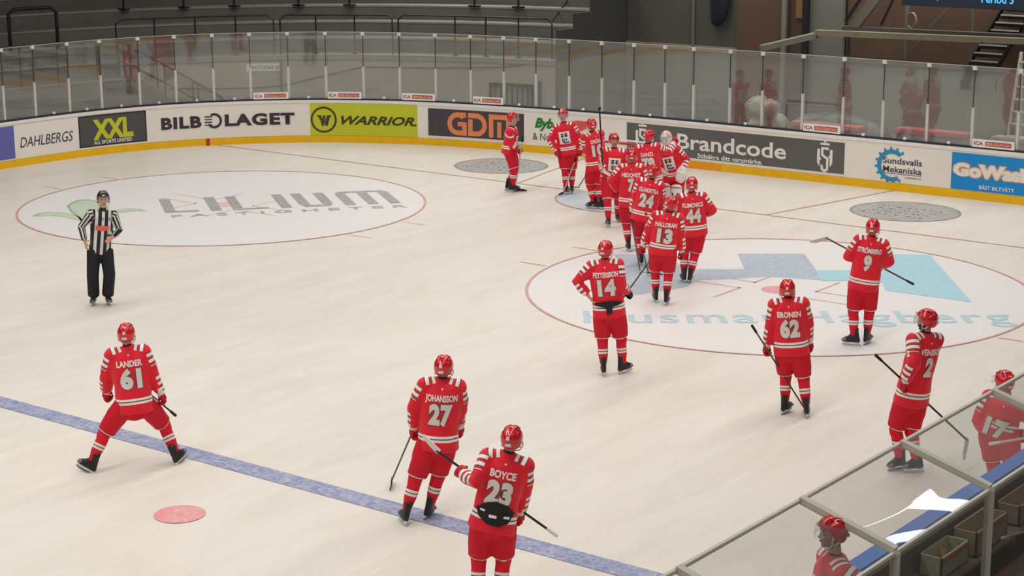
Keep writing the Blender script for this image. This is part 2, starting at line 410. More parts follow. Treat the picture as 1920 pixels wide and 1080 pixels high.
for dz, mt, gr in ((.004, M_tuld, 1.0), (.006, M_tul, .86)):
    for pl in ([(125, 387), (133, 380), (147, 375), (163, 374), (178, 376), (192, 382), (205, 390), (200, 397), (185, 404), (165, 409), (152, 415), (146, 408), (132, 397)],
               [(58, 406), (72, 400), (95, 397.5), (120, 399), (140, 403), (152, 408), (155, 415), (140, 412), (115, 406), (90, 404.5)],
               [(208, 396), (222, 393), (242, 391), (262, 392), (275, 396), (255, 395.8), (235, 398), (215, 401)]):
        c = np.mean(pl, axis=0); ice_poly('tulip_drawing', [tuple(c+(np.array(p)-c)*gr) for p in pl], mt, dz)
# advert in the near circle
M_hb = ice_mat('slate_blue_paint', (158, 178, 198), .4); M_hl = ice_mat('sky_blue_paint', (150, 205, 222), .35); M_ht = ice_mat('pale_blue_letter', (158, 200, 215), .5)
ice_poly('ice_advert', [(1152, 477), (1225, 477), (1300, 505), (1396, 505), (1383, 476), (1508, 476), (1531, 507), (1600, 507), (1600, 527), (1530, 525), (1440, 519), (1380, 523), (1300, 526), (1290, 538), (1165, 558)], M_hb, .004)
ice_poly('ice_advert', [(1531, 507), (1660, 507), (1676, 477), (1744, 478), (1822, 567), (1660, 545), (1655, 530), (1600, 527), (1540, 527)], M_hl, .0055)
P0, px, py = ice_quad((1095, 606), (1905, 606), (1092, 582))
t = text_bm('HusmanHagberg', 1, 1, .012, spacing=1.12)
obj('ice_lettering', on_ice(moved(t, .5, .5), P0, px, py, .006), M_ht, ICE)

# ------------------------------------------------------------------ dasher boards
M_brd = mat('white_board', (238, 232, 223), .45, noise_amt=.06, scale=1.5, spec=.3)
M_cap = mat('white_cap_rail', (236, 232, 226), .4, noise_amt=.03); M_capb = mat('dark_blue_cap', (38, 42, 62), .4)
M_kick = mat('yellow_kick_plate', (238, 186, 8), .45, noise_amt=.12, scale=3); M_kicko = mat('orange_kick_plate', (243, 158, 18), .45)
S0, S1 = 4.0, _sl[-1]-3
SN = s_at(1919, .6)+1.0
far = empty('rink_boards', bp(s_at(600), 0, 0), label='long curved white rink boards with yellow kick strip around the far end', category='boards')
FO = np.array(far.location)
def fobj(name, bm, mt, parent=far, off=FO, **kw):
    shift(bm, -off); return obj(name, bm, mt, parent, **kw)
s_near = s_at(1919, .6)+16.8           # where the near side boards start behind the frame
bm = bmesh.new(); strip(bm, S0, _sl[-1]-.5, [(0, .19), (.14, .19), (.14, 1.08), (0, 1.08)]); fobj('board_face', bm, M_brd)
bm = bmesh.new(); strip(bm, S0, _sl[-1]-.5, [(-.012, 0), (.14, 0), (.14, .185), (-.012, .185)]); fobj('kick_plate', bm, M_kick)
bm = bmesh.new(); strip(bm, s_at(1213, .1), s_at(1352, .1), [(-.018, .01), (-.011, .01), (-.011, .18), (-.018, .18)]); fobj('kick_plate', bm, M_kicko, label='orange section of kick plate')
s_a = s_at(1900, .6)+3
bm = bmesh.new(); strip(bm, S0, s_a+13, [(-.02, 1.08), (.15, 1.08), (.15, 1.15), (-.02, 1.15)]); fobj('cap_rail', bm, M_cap)
bm = bmesh.new(); strip(bm, S0, s_a+13, [(.02, 1.15), (.15, 1.15), (.15, 1.19), (.02, 1.19)]); fobj('cap_rail', bm, M_capb, label='dark blue top strip')
bm = bmesh.new(); strip(bm, s_a+13, _sl[-1]-.5, [(-.02, 1.08), (.16, 1.08), (.16, 1.19), (-.02, 1.19)]); fobj('cap_rail', bm, mat('blue_cap_rail', (45, 105, 190), .4), label='bright blue top rail by the players bench')
sm = s_at(390, .1); bm = bmesh.new(); strip(bm, sm-.05, sm+.05, [(-.02, .0), (-.012, .0), (-.012, .19), (-.02, .19)]); fobj('goal_line_mark', bm, mat('red_mark', (196, 50, 40), .5))
for s in np.arange(12, s_a+4, 2.4):                                          # joints of the board sections
    pass

# adverts on the boards -----------------------------------------------------
TD = {}
def col(name, rgb): return mat('ad_'+name, rgb, .5, noise_amt=.05, scale=5, spec=.25)
C_dark = col('charcoal', (84, 82, 84)); C_ink = col('ink', (66, 58, 66)); C_wht = col('white', (232, 228, 222)); C_yel = col('lime_yellow', (200, 203, 52))
def panel(u0, u1, z0, z1, c, label, rim=None, d=-.004):
    s0, s1 = s_at(u0), s_at(u1)
    if rim:
        r = obj('advert_panel', on_boards_shift(rect_bm(0, 0, s1-s0, z1-z0), s0, z0, d), rim, far, label=label)
        q = .035; obj('panel_field', on_boards_shift(rect_bm(q, q, s1-s0-q, z1-z0-q), s0, z0, d-.003), c, r); return r, s0, s1
    return obj('advert_panel', on_boards_shift(rect_bm(0, 0, s1-s0, z1-z0), s0, z0, d), c, far, label=label), s0, s1
def on_boards_shift(bm, s0, z0, d=-.006, step=.3):
    on_boards(bm, s0, z0, d, step); shift(bm, -FO)
    return bm
def word(txt, u0, u1, zc, h, c, parent=far, bold=.03, shear=0, d=-.009, name='lettering', spacing=1.0, outl=None, ow=.06, w=None, label=None):
    s0, s1 = s_at(u0, zc), s_at(u1, zc)
    if outl:
        b = text_bm(txt, s1-s0, h, bold, shear, spacing=spacing, outline=ow)
        obj('lettering_outline', on_boards_shift(b, (s0+s1)/2, zc, d+.003), outl, parent)
    b = text_bm(txt, s1-s0, h, bold, shear, spacing=spacing)
    kw = {'label': label} if label else {}
    return obj(name, on_boards_shift(b, (s0+s1)/2, zc, d), c, parent, **kw)
panel(-60, 27, .22, 1.04, col('violet_blue', (104, 104, 176)), 'plain violet blue panel')
word('DAHLBERGS', 37, 137, .60, .27, col('navy', (58, 66, 88)), bold=-.002, shear=.25, label='thin dark blue hand lettering')
p, a, b = panel(148, 275, .235, 1.05, C_dark, 'dark grey panel with tall lime letters', col('black', (52, 48, 50)))
word('XXL', 174, 249, .68, .56, C_yel, p, .05, outl=col('black', (52, 48, 50)), ow=.03)
word('ALL SPORTS UNITED', 176, 247, .335, .10, C_wht, p, .02)
# car dealer advert
word('BILB', 302, 378, .66, .34, C_ink, far, .05, spacing=1.12, outl=C_wht, ow=.05, label='heavy dark letters BILB')
word('LAGET', 421, 553, .665, .34, C_ink, far, .05, spacing=1.12, outl=C_wht, ow=.05, label='heavy dark letters LAGET')
s_o = s_at(402, .66); q = [ring_bm(.14, .205, -150, 120, 40)]
for k in range(4): q.append(rect_bm(-.26, .10-k*.075, -.06, .13-k*.075))
obj('lettering', on_boards_shift(merge(*q), s_o, .66, -.009), C_ink, far, label='dark open ring drawn with speed lines')
# lime yellow panel
p, a, b = panel(582, 783, .19, 1.06, C_yel, 'lime yellow panel with a round emblem')
C_oli = col('dark_olive', (70, 72, 44)); s_w = s_at(607, .65)
obj('emblem_ring', on_boards_shift(ring_bm(.30, .355, n=48), s_w, .62, -.009), C_oli, p)
q = poly_bm([[(-.2, .12), (-.06, .12), (-.05, .02), (0, .12), (.05, .12), (.0, -.17), (-.06, -.17), (-.08, -.05), (-.13, .05)], [(.04, .0), (.1, .12), (.22, .12), (.17, .06), (.1, -.17), (.04, -.17), (.02, -.08)]])
obj('emblem_letter', on_boards_shift(q, s_w, .62, -.009), C_oli, p)
word('WARRIOR.', 640, 781, .615, .25, C_oli, p, .035, shear=.35)
# charcoal panel with orange letters, drawn as thick strokes
p, a, b = panel(801, 985, .23, 1.03, col('warm_charcoal', (78, 70, 76)), 'warm charcoal panel with three orange letters', C_wht)
C_org = col('orange', (232, 140, 92)); s_g = s_at(838, .62); k = (s_at(952, .62)-s_g)/3.05
q = [moved(ring_bm(.17, .30, 45, 270, 24), .36, .0), rect_bm(.36, -.30, .60, -.17), rect_bm(.36, .17, .60, .30), rect_bm(.36, -.06, .60, .05), rect_bm(.49, -.30, .62, .05)]
g1 = merge(*q)
q = [rect_bm(.66, -.30, .79, .14), rect_bm(.66, .17, .90, .30), rect_bm(.79, -.30, .90, -.17), moved(ring_bm(.17, .30, -90, 90, 24), .90, .0)]
g2 = merge(*q)
q = [rect_bm(1.26, -.30, 1.39, .30), rect_bm(1.39, .17, 1.85, .30), rect_bm(1.50, -.30, 1.62, .11), rect_bm(1.76, -.30, 1.89, .22)]
g3 = merge(*q)
G = merge(g1, g2, g3); sc = (s_at(958, .62)-s_g)/1.85
for v in G.verts: v.co.x = (v.co.x-.04)*sc; v.co.y *= 1.02
obj('orange_letters', on_boards_shift(G, s_g, .62, -.010), C_org, p)
word('Byb', 1003, 1038, .80, .28, col('green', (40, 128, 58)), far, .045, shear=.3, label='bold green letters')
word('& Nor', 999, 1038, .44, .19, col('dark_green', (60, 84, 66)), far, .0, label='thin dark green letters')
s_w = s_at(1084, .8); obj('advert_swoosh', on_boards_shift(poly_bm([[(-.35, .12), (.0, .17), (.38, .16), (.25, -.02), (.0, -.14), (-.3, -.2), (-.2, -.03)]]), s_w, .76, -.008), col('salmon_red', (222, 96, 84)), far, label='salmon red swoosh shape')
# dark web agency panel
p, a, b = panel(1173, 1586, .22, 1.03, mat('glossy_charcoal', (88, 87, 86), .2, noise_amt=.05, spec=.6), 'long dark grey panel with rounded white letters', C_wht)
word('Brandcode', 1270, 1474, .66, .40, C_wht, p, .018, spacing=1.0)
word('Stilsäkra ditt varumärke.', 1308, 1430, .335, .12, C_wht, p, .02)
def shield(u, zc, k, par):
    s_ = s_at(u, zc)
    q = poly_bm([[(-.2, .2), (-.13, .2), (-.13, -.22), (-.2, -.12)], [(.13, .2), (.2, .2), (.2, -.12), (.13, -.22)],
                 [(-.03, .44), (.03, .44), (.03, .36), (-.03, .36)], [(-.12, .30), (.12, .30), (.12, .35), (-.12, .35)],
                 [(-.1, .25), (.1, .25), (.1, .19), (-.04, .19), (-.04, .08), (.1, .0), (.1, -.28), (0, -.36), (-.1, -.28), (-.1, -.16), (-.04, -.19), (-.04, -.25), (0, -.28), (.04, -.25), (.04, -.04), (-.1, .05)],
                 [(-.13, .0), (-.1, .0), (-.1, -.06), (-.13, -.06)], [(.1, .06), (.13, .06), (.13, .0), (.1, .0)]])
    for v in q.verts: v.co *= k
    obj('shield_emblem', on_boards_shift(q, s_, zc, -.010), C_wht, par)
shield(1205, .62, 1.0, p); shield(1547, .60, 1.0, p)
# gear advert
C_gear = col('gear_blue', (58, 146, 190)); s_w = s_at(1673, .6)
q = [ring_bm(.27, .37, 50, 300, 40)]
for k in range(12):
    t = math.radians(50+k*250/11); q.append(poly_bm([[(.36*math.cos(t-.09), .36*math.sin(t-.09)), (.43*math.cos(t-.055), .43*math.sin(t-.055)), (.43*math.cos(t+.055), .43*math.sin(t+.055)), (.36*math.cos(t+.09), .36*math.sin(t+.09))]]))
obj('gear_emblem', on_boards_shift(merge(*q), s_w, .58, -.009), C_gear, far, label='blue half gear wheel')
C_txt = col('dark_letters', (62, 64, 74))
word('Sundsvalls', 1656, 1729, .70, .15, C_txt, far, .012, label='dark letters Sundsvalls')
word('Mekaniska', 1656, 1728, .50, .15, C_txt, far, .012, label='dark letters Mekaniska')
a, b = s_at(1656, .4), s_at(1728, .4); obj('lettering_underline', on_boards_shift(rect_bm(0, 0, b-a, .012), a, .39, -.009), C_txt, far)
word('mekaniska.se', 1697, 1727, .335, .04, C_txt, far, .01)
# blue car wash panel
p, a, b = panel(1784, 2040, .20, 1.03, col('cyan_blue', (34, 142, 214)), 'bright blue panel with rounded cream letters')
word('GoWash', 1788, 1934, .66, .32, col('cream', (240, 232, 218)), p, .07, outl=col('soft_orange', (222, 160, 126)), ow=.055)
word('BÄST BILTVÄTT', 1836, 1902, .30, .09, C_wht, p, .02)

# ------------------------------------------------------------------ glass
M_gl = glass('rink_glass', (.90, .92, .90), refl=.045, rough=.03, haze=.055, wscale=.9)
M_edge = mat('glass_edge', (178, 184, 178), .3, noise_amt=.1); M_post = mat('white_post', (205, 205, 198), .45, metal=.1); M_clip = mat('white_clip', (222, 220, 214), .5)
US = [-58, 8, 66, 130, 190, 262, 330, 401, 470, 541, 612, 682, 750, 817, 883, 945, 1005, 1067, 1128, 1188, 1246, 1300, 1368, 1428, 1504, 1580, 1655, 1738, 1823, 1908, 1990]
SS = [s_at(u, 1.6, .08) for u in US]
LAB = ['cut by the left edge above the violet panel', 'above the start of the thin handwritten advert', 'above the end of the thin handwritten advert', 'above the left half of the tall lime letters panel',
       'above the right half of the tall lime letters panel', 'in front of the upper end of the sloping stair handrails', 'in front of the foot of the sloping stair handrails', 'above the big dark lettering, left of the first rail sign',
       'behind the first rail sign, under the white wall sign', 'between the first and second rail signs, by the dark pipe', 'behind the second rail sign above the round emblem', 'between the second and third rail signs', 'behind the third rail sign',
       'between the third and fourth rail signs', 'behind the fourth rail sign, left of the barred gate', 'in front of the right half of the barred gate', 'at the corner of the beige wall above the tall facing player', 'right of the wall corner above jersey 10',
       'above the left end of the long dark advert', 'above the left shield emblem', 'above the first rounded letters of the long dark advert', 'above the middle letters of the long dark advert', 'above the last letters of the long dark advert',
       'above the dark advert between its lettering and the right shield', 'behind the fifth rail sign', 'right of the dark advert above the white board', 'above the half gear wheel advert', 'between the gear advert and the blue advert', 'behind the sixth rail sign above the bright blue advert', 'cut by the right edge, by the white step ladder']
bm = bmesh.new(); box(bm, (-.035, -.03, 0), (.035, .03, .86), .006); me_p = mesh_of_(bm, M_post)
bm = bmesh.new(); box(bm, (-.05, -.035, 0), (.05, .035, .09), .01); me_c = mesh_of_(bm, M_clip)
bm = bmesh.new(); box(bm, (-.007, -.02, 0), (.007, .012, .90)); me_s = mesh_of_(bm, mat('dark_seal', (72, 74, 72), .6))
for i in range(len(US)-1):
    a, b = SS[i]+.012, SS[i+1]-.012; c = bp(SS[i], .08, 1.19)
    T_ = empty('glass_screen', c, label='clear glass screen '+LAB[i], category='glass screen')
    bm = bmesh.new(); strip(bm, a, b, [(.074, 1.19), (.086, 1.19), (.086, 2.96), (.074, 2.96)], .5); shift(bm, -c); obj('glass_pane', bm, M_gl, T_)
    bm = bmesh.new(); strip(bm, a, b, [(.073, 2.96), (.087, 2.96), (.087, 2.975), (.073, 2.975)], .5); shift(bm, -c); obj('glass_edge', bm, M_edge, T_)
    P = bp(SS[i], .10, 1.19); fr = bp(SS[i]+.01, .1)-bp(SS[i]-.01, .1)
    o = link('support_post', me_p, T_); o.location = P-c; o.rotation_euler.z = math.atan2(fr[1], fr[0])
    k = link('top_clip', me_c, o); k.location = (0, -.02, 1.69)
    k = link('joint_seal', me_s, o); k.location = (0, -.02, .86)

# little store signs standing on the cap rail
M_sg = mat('sign_white', (236, 234, 230), .5); M_sr = mat('sign_red', (186, 60, 66), .5)
for i, (a, b) in enumerate([(475, 541), (615, 678), (754, 815), (887, 943), (1506, 1575), (1823, 1902)]):
    s0, s1 = s_at(a, 1.25), s_at(b, 1.25); c = bp((s0+s1)/2, .03, 1.19); w = s1-s0
    bm = bmesh.new(); strip(bm, s0, s1, [(.0, 1.19), (.03, 1.19), (.03, 1.37), (.0, 1.37)]); shift(bm, -c); o = obj('rail_sign', bm, M_sg); o.location = c
    o['label'] = 'small store sign on the rail above the ' + ['big dark dealer lettering', 'left half of the lime advert', 'right edge of the lime advert', 'orange lettered advert', 'end of the long dark advert', 'bright blue advert'][i]
    o['category'] = 'sign'
    def sw(bm_, sc_, z, d): on_boards(bm_, sc_, z, d, .3); shift(bm_, -c); return bm_
    obj('lettering', sw(text_bm('ICA', w*.22, .085, .03), s0+w*.15, 1.28, -.005), M_sr, o)
    obj('red_strip', sw(rect_bm(0, -.05, w*.62, .05), s0+w*.31, 1.28, -.004), M_sr, o)
    obj('lettering', sw(text_bm('BERGSGATAN', w*.56, .065, .02), s0+w*.62, 1.28, -.007), mat('sign_cream', (232, 200, 170), .5), o)
# bulbs / clips along the cap
bm0 = bmesh.new(); ell(bm0, (0, 0, .03), np.eye(3), (.05, .04, .035), 10, 6); mcl = bpy.data.meshes.new('rail_bracket'); bm0.to_mesh(mcl); bm0.free(); mcl.materials.append(M_clip)
for u in (103, 164, 229, 299, 370, 440, 508, 578, 719, 850, 972, 1038, 1092, 1160, 1217, 1324, 1396, 1617, 1695, 1777):
    o = link('rail_bracket', mcl); o.location = bp(s_at(u, 1.2), .04, 1.19); o['label'] = 'small white bracket on the dark rail top at the foot of the glass'; o['category'] = 'bracket'; o['group'] = 'white brackets along the board rail'

# ------------------------------------------------------------------ stands behind the corner
M_step = mat('grey_bleacher', (112, 108, 101), .85, noise_amt=.16, scale=1.4, bump=.15); M_step2 = mat('bleacher_nosing', (150, 146, 138), .8)
M_wall = mat('beige_wall', (176, 167, 153), .8, noise_amt=.06, scale=1.2); M_rail = mat('black_rail', (30, 31, 34), .45); M_rdk = mat('dark_parapet', (66, 66, 66), .8)
s_l = s_at(222, 1.5, 3); s_r = s_at(1044, 1.5, 3); s_w0 = 12.0
stand = empty('bleachers', bp(s_l, 5), label='dark grey concrete bleachers curving round the far corner above the boards', category='bleachers'); SO = np.array(stand.location)
def sobj(name, bm, mt, **kw): shift(bm, -SO); return obj(name, bm, mt, stand, **kw)
xe = bp(s_r, 3.0)[0]-.04
def s_end(d):           # the stand ends on the plane x = xe
    ss = np.linspace(20, 52, 1601); X = np.array([bp(s, d)[0] for s in ss]); i = np.where(X > xe)[0]; return ss[i[0]] if len(i) else ss[-1]
for k in range(11):
    d0, z1 = 1.4+.8*k, 1.25+.4*k
    a, b = s_w0, (s_end(d0) if k >= 2 else s_l)
    bm = bmesh.new(); strip(bm, a, b, [(d0, 0 if k < 3 else z1-.85), (d0+.85, 0 if k < 3 else z1-.85), (d0+.85, z1), (d0, z1)], .5)
    sobj('bleacher_step', bm, M_step)
    if k >= 1:
        bm = bmesh.new(); strip(bm, a, b, [(d0-.015, z1-.04), (d0+.03, z1-.04), (d0+.03, z1+.012), (d0-.015, z1+.012)], .5); sobj('step_nosing', bm, M_step2)
# front wall under the stand
bm = bmesh.new(); strip(bm, s_l, s_r, [(2.88, -.05), (2.985, -.05), (2.985, 1.93), (2.88, 1.93)], .4); obj('wall_far', bm, M_wall, kind='structure')
bm = bmesh.new(); strip(bm, s_l, s_r, [(2.84, 1.93), (2.99, 1.93), (2.99, 2.07), (2.84, 2.07)], .4); obj('trim_1', bm, mat('wall_coping', (150, 143, 132), .8), kind='structure')
bm = bmesh.new(); A = bp(s_r, 2.94); box(bm, (A[0]+.0, A[1], -.05), (A[0]+.12, A[1]+12, 2.04)); obj('wall_right', bm, mat('side_wall_grey', (112, 110, 104), .8), kind='structure')
# stepped parapet at the right end of the stand
bm = bmesh.new()
for k in range(1, 11):
    d = A[1]+.8*k; z = 2.05+.4*k; box(bm, (A[0]+.0, d-.8, 2.05), (A[0]+.12, d, z+.45))
sobj('stepped_parapet', bm, M_rdk)
# railings: each run is one thing with top rail, mid rail, uprights
def railing(u0, u1, d, z0, h, posts, label, mids=(.5,), rad=.022, ends=True, k=10):
    s0, s1 = s_at(u0, z0+h, d), s_at(u1, z0+h, d); c = bp((s0+s1)/2, d, z0)
    r = empty('railing', c, label=label, category='railing')
    n = max(3, int(abs(s1-s0)/.5)); ss = np.linspace(s0, s1, n)
    top = [bp(s, d, z0+h)-c for s in ss]
    if ends:
        top[0] = bp(s0+.12, d, z0+h)-c; top[-1] = bp(s1-.12, d, z0+h)-c
        top = [bp(s0, d, z0)-c, bp(s0, d, z0+h-.12)-c]+top+[bp(s1, d, z0+h-.12)-c, bp(s1, d, z0)-c]
    bm = bmesh.new(); tube(bm, top, [rad]*len(top), 8); obj('top_rail', bm, M_rail, r, True)
    for q in mids:
        bm = bmesh.new(); tube(bm, [bp(s, d, z0+h*q)-c for s in ss], [rad*.75]*n, 8); obj('mid_rail', bm, M_rail, r, True)
    for u in posts:
        s = s_at(u, z0+h*.5, d); bm = bmesh.new(); tube(bm, [bp(s, d, z0)-c, bp(s, d, z0+h)-c], [rad]*2, 8); box(bm, bp(s, d, z0)-c-.06, bp(s, d, z0)-c+np.array([.06, .06, .02])); obj('upright', bm, M_rail, r)
    return r
railing(-30, 180, 2.25, 1.65, 1.08, (38, 108), 'low black tube railing with rounded end at the far left', mids=(.38, .68))
railing(216, 512, 3.05, 2.07, 1.1, (290, 367, 442), 'black railing on the wall top left of the wall sign', mids=(.52,))
railing(524, 735, 3.05, 2.07, 1.1, (593, 665), 'black railing on the wall top above the lime yellow advert')
railing(746, 1035, 3.05, 2.07, 1.1, (853, 911, 972), 'black railing on the wall top above the orange lettered advert')
railing(184, 243, 2.3, 1.65, 1.0, (233,), 'short black gate railing at the head of the stairs', mids=(.33, .66))
railing(15, 105, 3.8, 2.45, 1.1, (), 'thick black barrier frame standing on the left bleachers', mids=(), rad=.05)
for i, u in enumerate((233, 345, 440, 560, 656, 890, 972)):
    s, z = sz(u, 37, 5.35); P = bp(s, 5.35, 3.25); bm = bmesh.new(); tube(bm, [(0, 0, 0), (0, 0, 1.25)], [.032]*2, 8); box(bm, (-.16, -.1, 0), (.16, .1, .04))
    o = obj('barrier_post', bm, M_rail); o.location = P; o['category'] = 'post'; o['group'] = 'black posts on the upper bleachers'; o['label'] = 'thick black post with foot plate on the upper bleachers'
bm = bmesh.new(); s0, s1 = s_at(225, 4.4, 5.35), s_at(985, 4.4, 5.35); c = bp((s0+s1)/2, 5.35, 4.5); tube(bm, [bp(s, 5.35, 4.5)-c for s in np.linspace(s0, s1, 24)], [.035]*24, 8)
o = obj('barrier_rail', bm, M_rail); o.location = c; o['label'] = 'long black rail carried by the posts on the upper bleachers'; o['category'] = 'railing'
# stairs down along the wall with two handrails
sa, sb = s_at(236, 1.6, 2.2), s_at(420, 1.0, 2.2); c = bp(sa, 2.2); n = 9
st = empty('staircase', c, label='grey steps running down beside the wall behind the left end glass', category='stairs')
for k in range(n):
    a, b = sa+(sb-sa)*k/n, sa+(sb-sa)*(k+1)/n; bm = bmesh.new(); strip(bm, a, b, [(1.75, 0), (2.8, 0), (2.8, 1.65*(1-k/n)), (1.75, 1.65*(1-k/n))]); shift(bm, -c); obj('step', bm, M_step, st)
for i, (d, lab) in enumerate(((1.8, 'front handrail sloping down beside the steps, nearest the glass'), (2.7, 'rear handrail sloping down against the beige wall'))):
    h = empty('stair_handrail', bp(sa, d, 1.65), label='black '+lab, category='handrail'); hc = np.array(h.location)
    f = lambda t, dz: bp(sa+(sb-sa)*t, d, 1.65*(1-t)+dz)-hc
    bm = bmesh.new(); tube(bm, [f(t, .95) for t in np.linspace(0, 1, 8)], [.022]*8, 8); obj('top_rail', bm, M_rail, h, True)
    bm = bmesh.new(); tube(bm, [f(t, .45) for t in np.linspace(0, 1, 8)], [.018]*8, 8); obj('mid_rail', bm, M_rail, h, True)
    for t in (0, .35, .7, 1): bm = bmesh.new(); tube(bm, [f(t, 0), f(t, .95)], [.02]*2, 8); obj('upright', bm, M_rail, h)
# gallery rails on the right stair of the stand
for i, (p, q) in enumerate((((1040, 70), (1108, -20)), ((1036, 38), (1082, -22)))):
    a = ony(p[0], p[1], 8.4); b = ony(q[0], q[1], 10.6); bm = bmesh.new(); tube(bm, [(0, 0, 0), b-a], [.025]*2, 8); o = obj('sloping_rail', bm, M_rail); o.location = a
    o['label'] = ['lower', 'upper'][i]+' of two black sloping rails at the right end of the bleachers'; o['category'] = 'handrail'
# wall furniture
s, z = sz(495, 126, 2.9); c = bp(s, 2.9, z); bm = bmesh.new(); strip(bm, s-.36, s+.36, [(2.865, z-.11), (2.88, z-.11), (2.88, z+.11), (2.865, z+.11)]); shift(bm, -c)
o = obj('wall_sign', bm, M_sg); o.location = c; o['label'] = 'small white sign high on the beige wall'; o['category'] = 'sign'
b = text_bm('SECTION G', .6, .09, .01); on_boards(b, s, z, 2.86); shift(b, -c); obj('lettering', b, M_rail, o)
s, z = sz(528, 150, 2.9); c = bp(s, 2.84, 1.0); bm = bmesh.new(); tube(bm, [(0, 0, -1), (0, 0, .9)], [.035]*2, 8); o = obj('drain_pipe', bm, mat('grey_pipe', (96, 92, 88), .6)); o.location = c; o['label'] = 'thin dark vertical pipe on the beige wall right of the sign'; o['category'] = 'pipe'
cb = [(320, 165), (420, 166), (500, 163), (545, 157), (600, 143), (680, 125), (740, 126), (830, 127), (940, 126), (1040, 115)]
P = [];
for u, v in cb: s, z = sz(u, v, 2.9); P.append(bp(s, 2.865, z))
c = P[0]; bm = bmesh.new(); tube(bm, [q-c for q in P], [.012]*len(P), 6); o = obj('cable', bm, mat('cable_dark', (70, 66, 62), .7)); o.location = c; o['label'] = 'thin dark cable drooping along the beige wall'; o['category'] = 'cable'
# barred gate in the wall
s0, z0 = sz(919, 154, 2.9); s1, _ = sz(1001, 158, 2.9); zt = z0; c = bp((s0+s1)/2, 2.9)
gt = empty('barred_gate', c, label='dark barred gate set in the beige wall above the orange lettered advert', category='gate')
bm = bmesh.new()
for (a, b, za, zb) in ((s0, s0+.06, 0, zt), (s1-.06, s1, 0, zt), (s0, s1, zt-.08, zt)): strip(bm, a, b, [(2.82, za), (2.88, za), (2.88, zb), (2.82, zb)])
shift(bm, -c); obj('gate_frame', bm, M_rail, gt)
bm = bmesh.new(); strip(bm, s0+.05, s1-.05, [(2.868, 0), (2.88, 0), (2.88, zt), (2.868, zt)]); shift(bm, -c); obj('gate_backing', bm, mat('gate_tan', (150, 138, 120), .8), gt)
for k in range(1, 8):
    s = s0+(s1-s0)*k/8; bm = bmesh.new(); strip(bm, s-.015, s+.015, [(2.83, 0), (2.86, 0), (2.86, zt-.05), (2.83, zt-.05)]); shift(bm, -c); obj('bar', bm, M_rail, gt)
s, z = sz(1009, 152, 2.9); bm = bmesh.new(); strip(bm, s-.05, s+.09, [(2.80, 0), (2.88, 0), (2.88, z), (2.80, z)]); c = bp(s, 2.9); shift(bm, -c); o = obj('steel_column', bm, mat('blue_grey_steel', (78, 82, 90), .5)); o.location = c; o['label'] = 'narrow blue grey column right of the barred gate'; o['category'] = 'column'

# ------------------------------------------------------------------ hall behind the right end
M_dw = mat('dark_grey_wall', (88, 86, 80), .85, noise_amt=.08, scale=1); M_lw = mat('lower_grey_wall', (128, 130, 122), .8, noise_amt=.06)
M_brn = mat('brown_panel', (92, 70, 56), .75, noise_amt=.15, scale=2); M_tan = mat('tan_band', (150, 136, 116), .8)
YB = 10.0
bm = bmesh.new(); box(bm, (A[0]+.14, YB, 2.35), (29.9, YB+.3, 9)); obj('wall_back', bm, M_dw, kind='structure')
bm = bmesh.new(); box(bm, (A[0]+.14, YB-.06, -.06), (29.9, YB, 2.2)); obj('wall_back_lower', bm, M_lw, kind='structure')
bm = bmesh.new(); box(bm, (A[0]+.14, YB-.08, 2.2), (29.9, YB, 2.35)); obj('trim_2', bm, M_tan, kind='structure')
bm = bmesh.new(); box(bm, (-45, 26, -.06), (30, 26.3, 12)); obj('wall_end', bm, M_dw, kind='structure')
bm = bmesh.new(); box(bm, (-32, -50, -.06), (-31.7, 26, 12)); obj('wall_left', bm, M_dw, kind='structure')
def at10(u, v, y=YB): return ony(u, v, y)
def slab(name, u0, u1, v0, v1, y, t, mt, label, cat, z0=None, z1=None, **kw):
    a, b = ony(u0, (v0+v1)/2, y), ony(u1, (v0+v1)/2, y); z1 = z1 if z1 is not None else ony((u0+u1)/2, v0, y)[2]; z0 = z0 if z0 is not None else ony((u0+u1)/2, v1, y)[2]
    bm = bmesh.new(); c = np.array([(a[0]+b[0])/2, y, z0]); box(bm, (a[0]-c[0], -t, 0), (b[0]-c[0], 0, z1-z0)); o = obj(name, bm, mt, **kw); o.location = c
    if label: o['label'] = label; o['category'] = cat
    return o
d1 = slab('sliding_door', 1385, 1470, 0, 90, YB-.09, .08, M_brn, 'tall brown sliding door on the dark back wall', 'door', z0=0, z1=4.6)
slab('sliding_door', 1476, 1512, 0, 90, YB-.09, .06, mat('brown_door_dark', (84, 66, 54), .75), 'narrow dark brown door leaf right of the pale upright', 'door', z0=0, z1=4.6)
slab('steel_upright', 1469, 1477, 0, 90, YB-.2, .12, mat('upright_grey', (120, 116, 106), .6), 'thin pale upright between the two brown doors', 'column', z0=0, z1=5)
slab('steel_upright', 1508, 1518, 0, 90, YB-.28, .12, M_rail, 'black upright with cables right of the brown doors', 'column', z0=0, z1=5)
slab('ochre_panel', 1494, 1506, -20, 34, YB-.16, .04, mat('ochre', (130, 98, 58), .7), 'ochre strip panel above the narrow brown door', 'panel')
slab('concrete_column', 1520, 1585, 0, 90, YB-.1, .14, mat('column_grey', (112, 110, 102), .85), 'broad grey concrete column beside the brown doors', 'column', z0=0, z1=5)
slab('brown_wall_panel', 1590, 1930, 0, 108, YB-.08, .05, M_brn, 'long brown wall panel under the scoreboard', 'wall panel', z0=2.35, z1=5)
slab('conduit', 1299, 1303, 0, 85, YB-.05, .05, mat('conduit_grey', (110, 110, 106), .5), 'thin vertical conduit on the dark back wall', 'pipe', z0=0, z1=5)
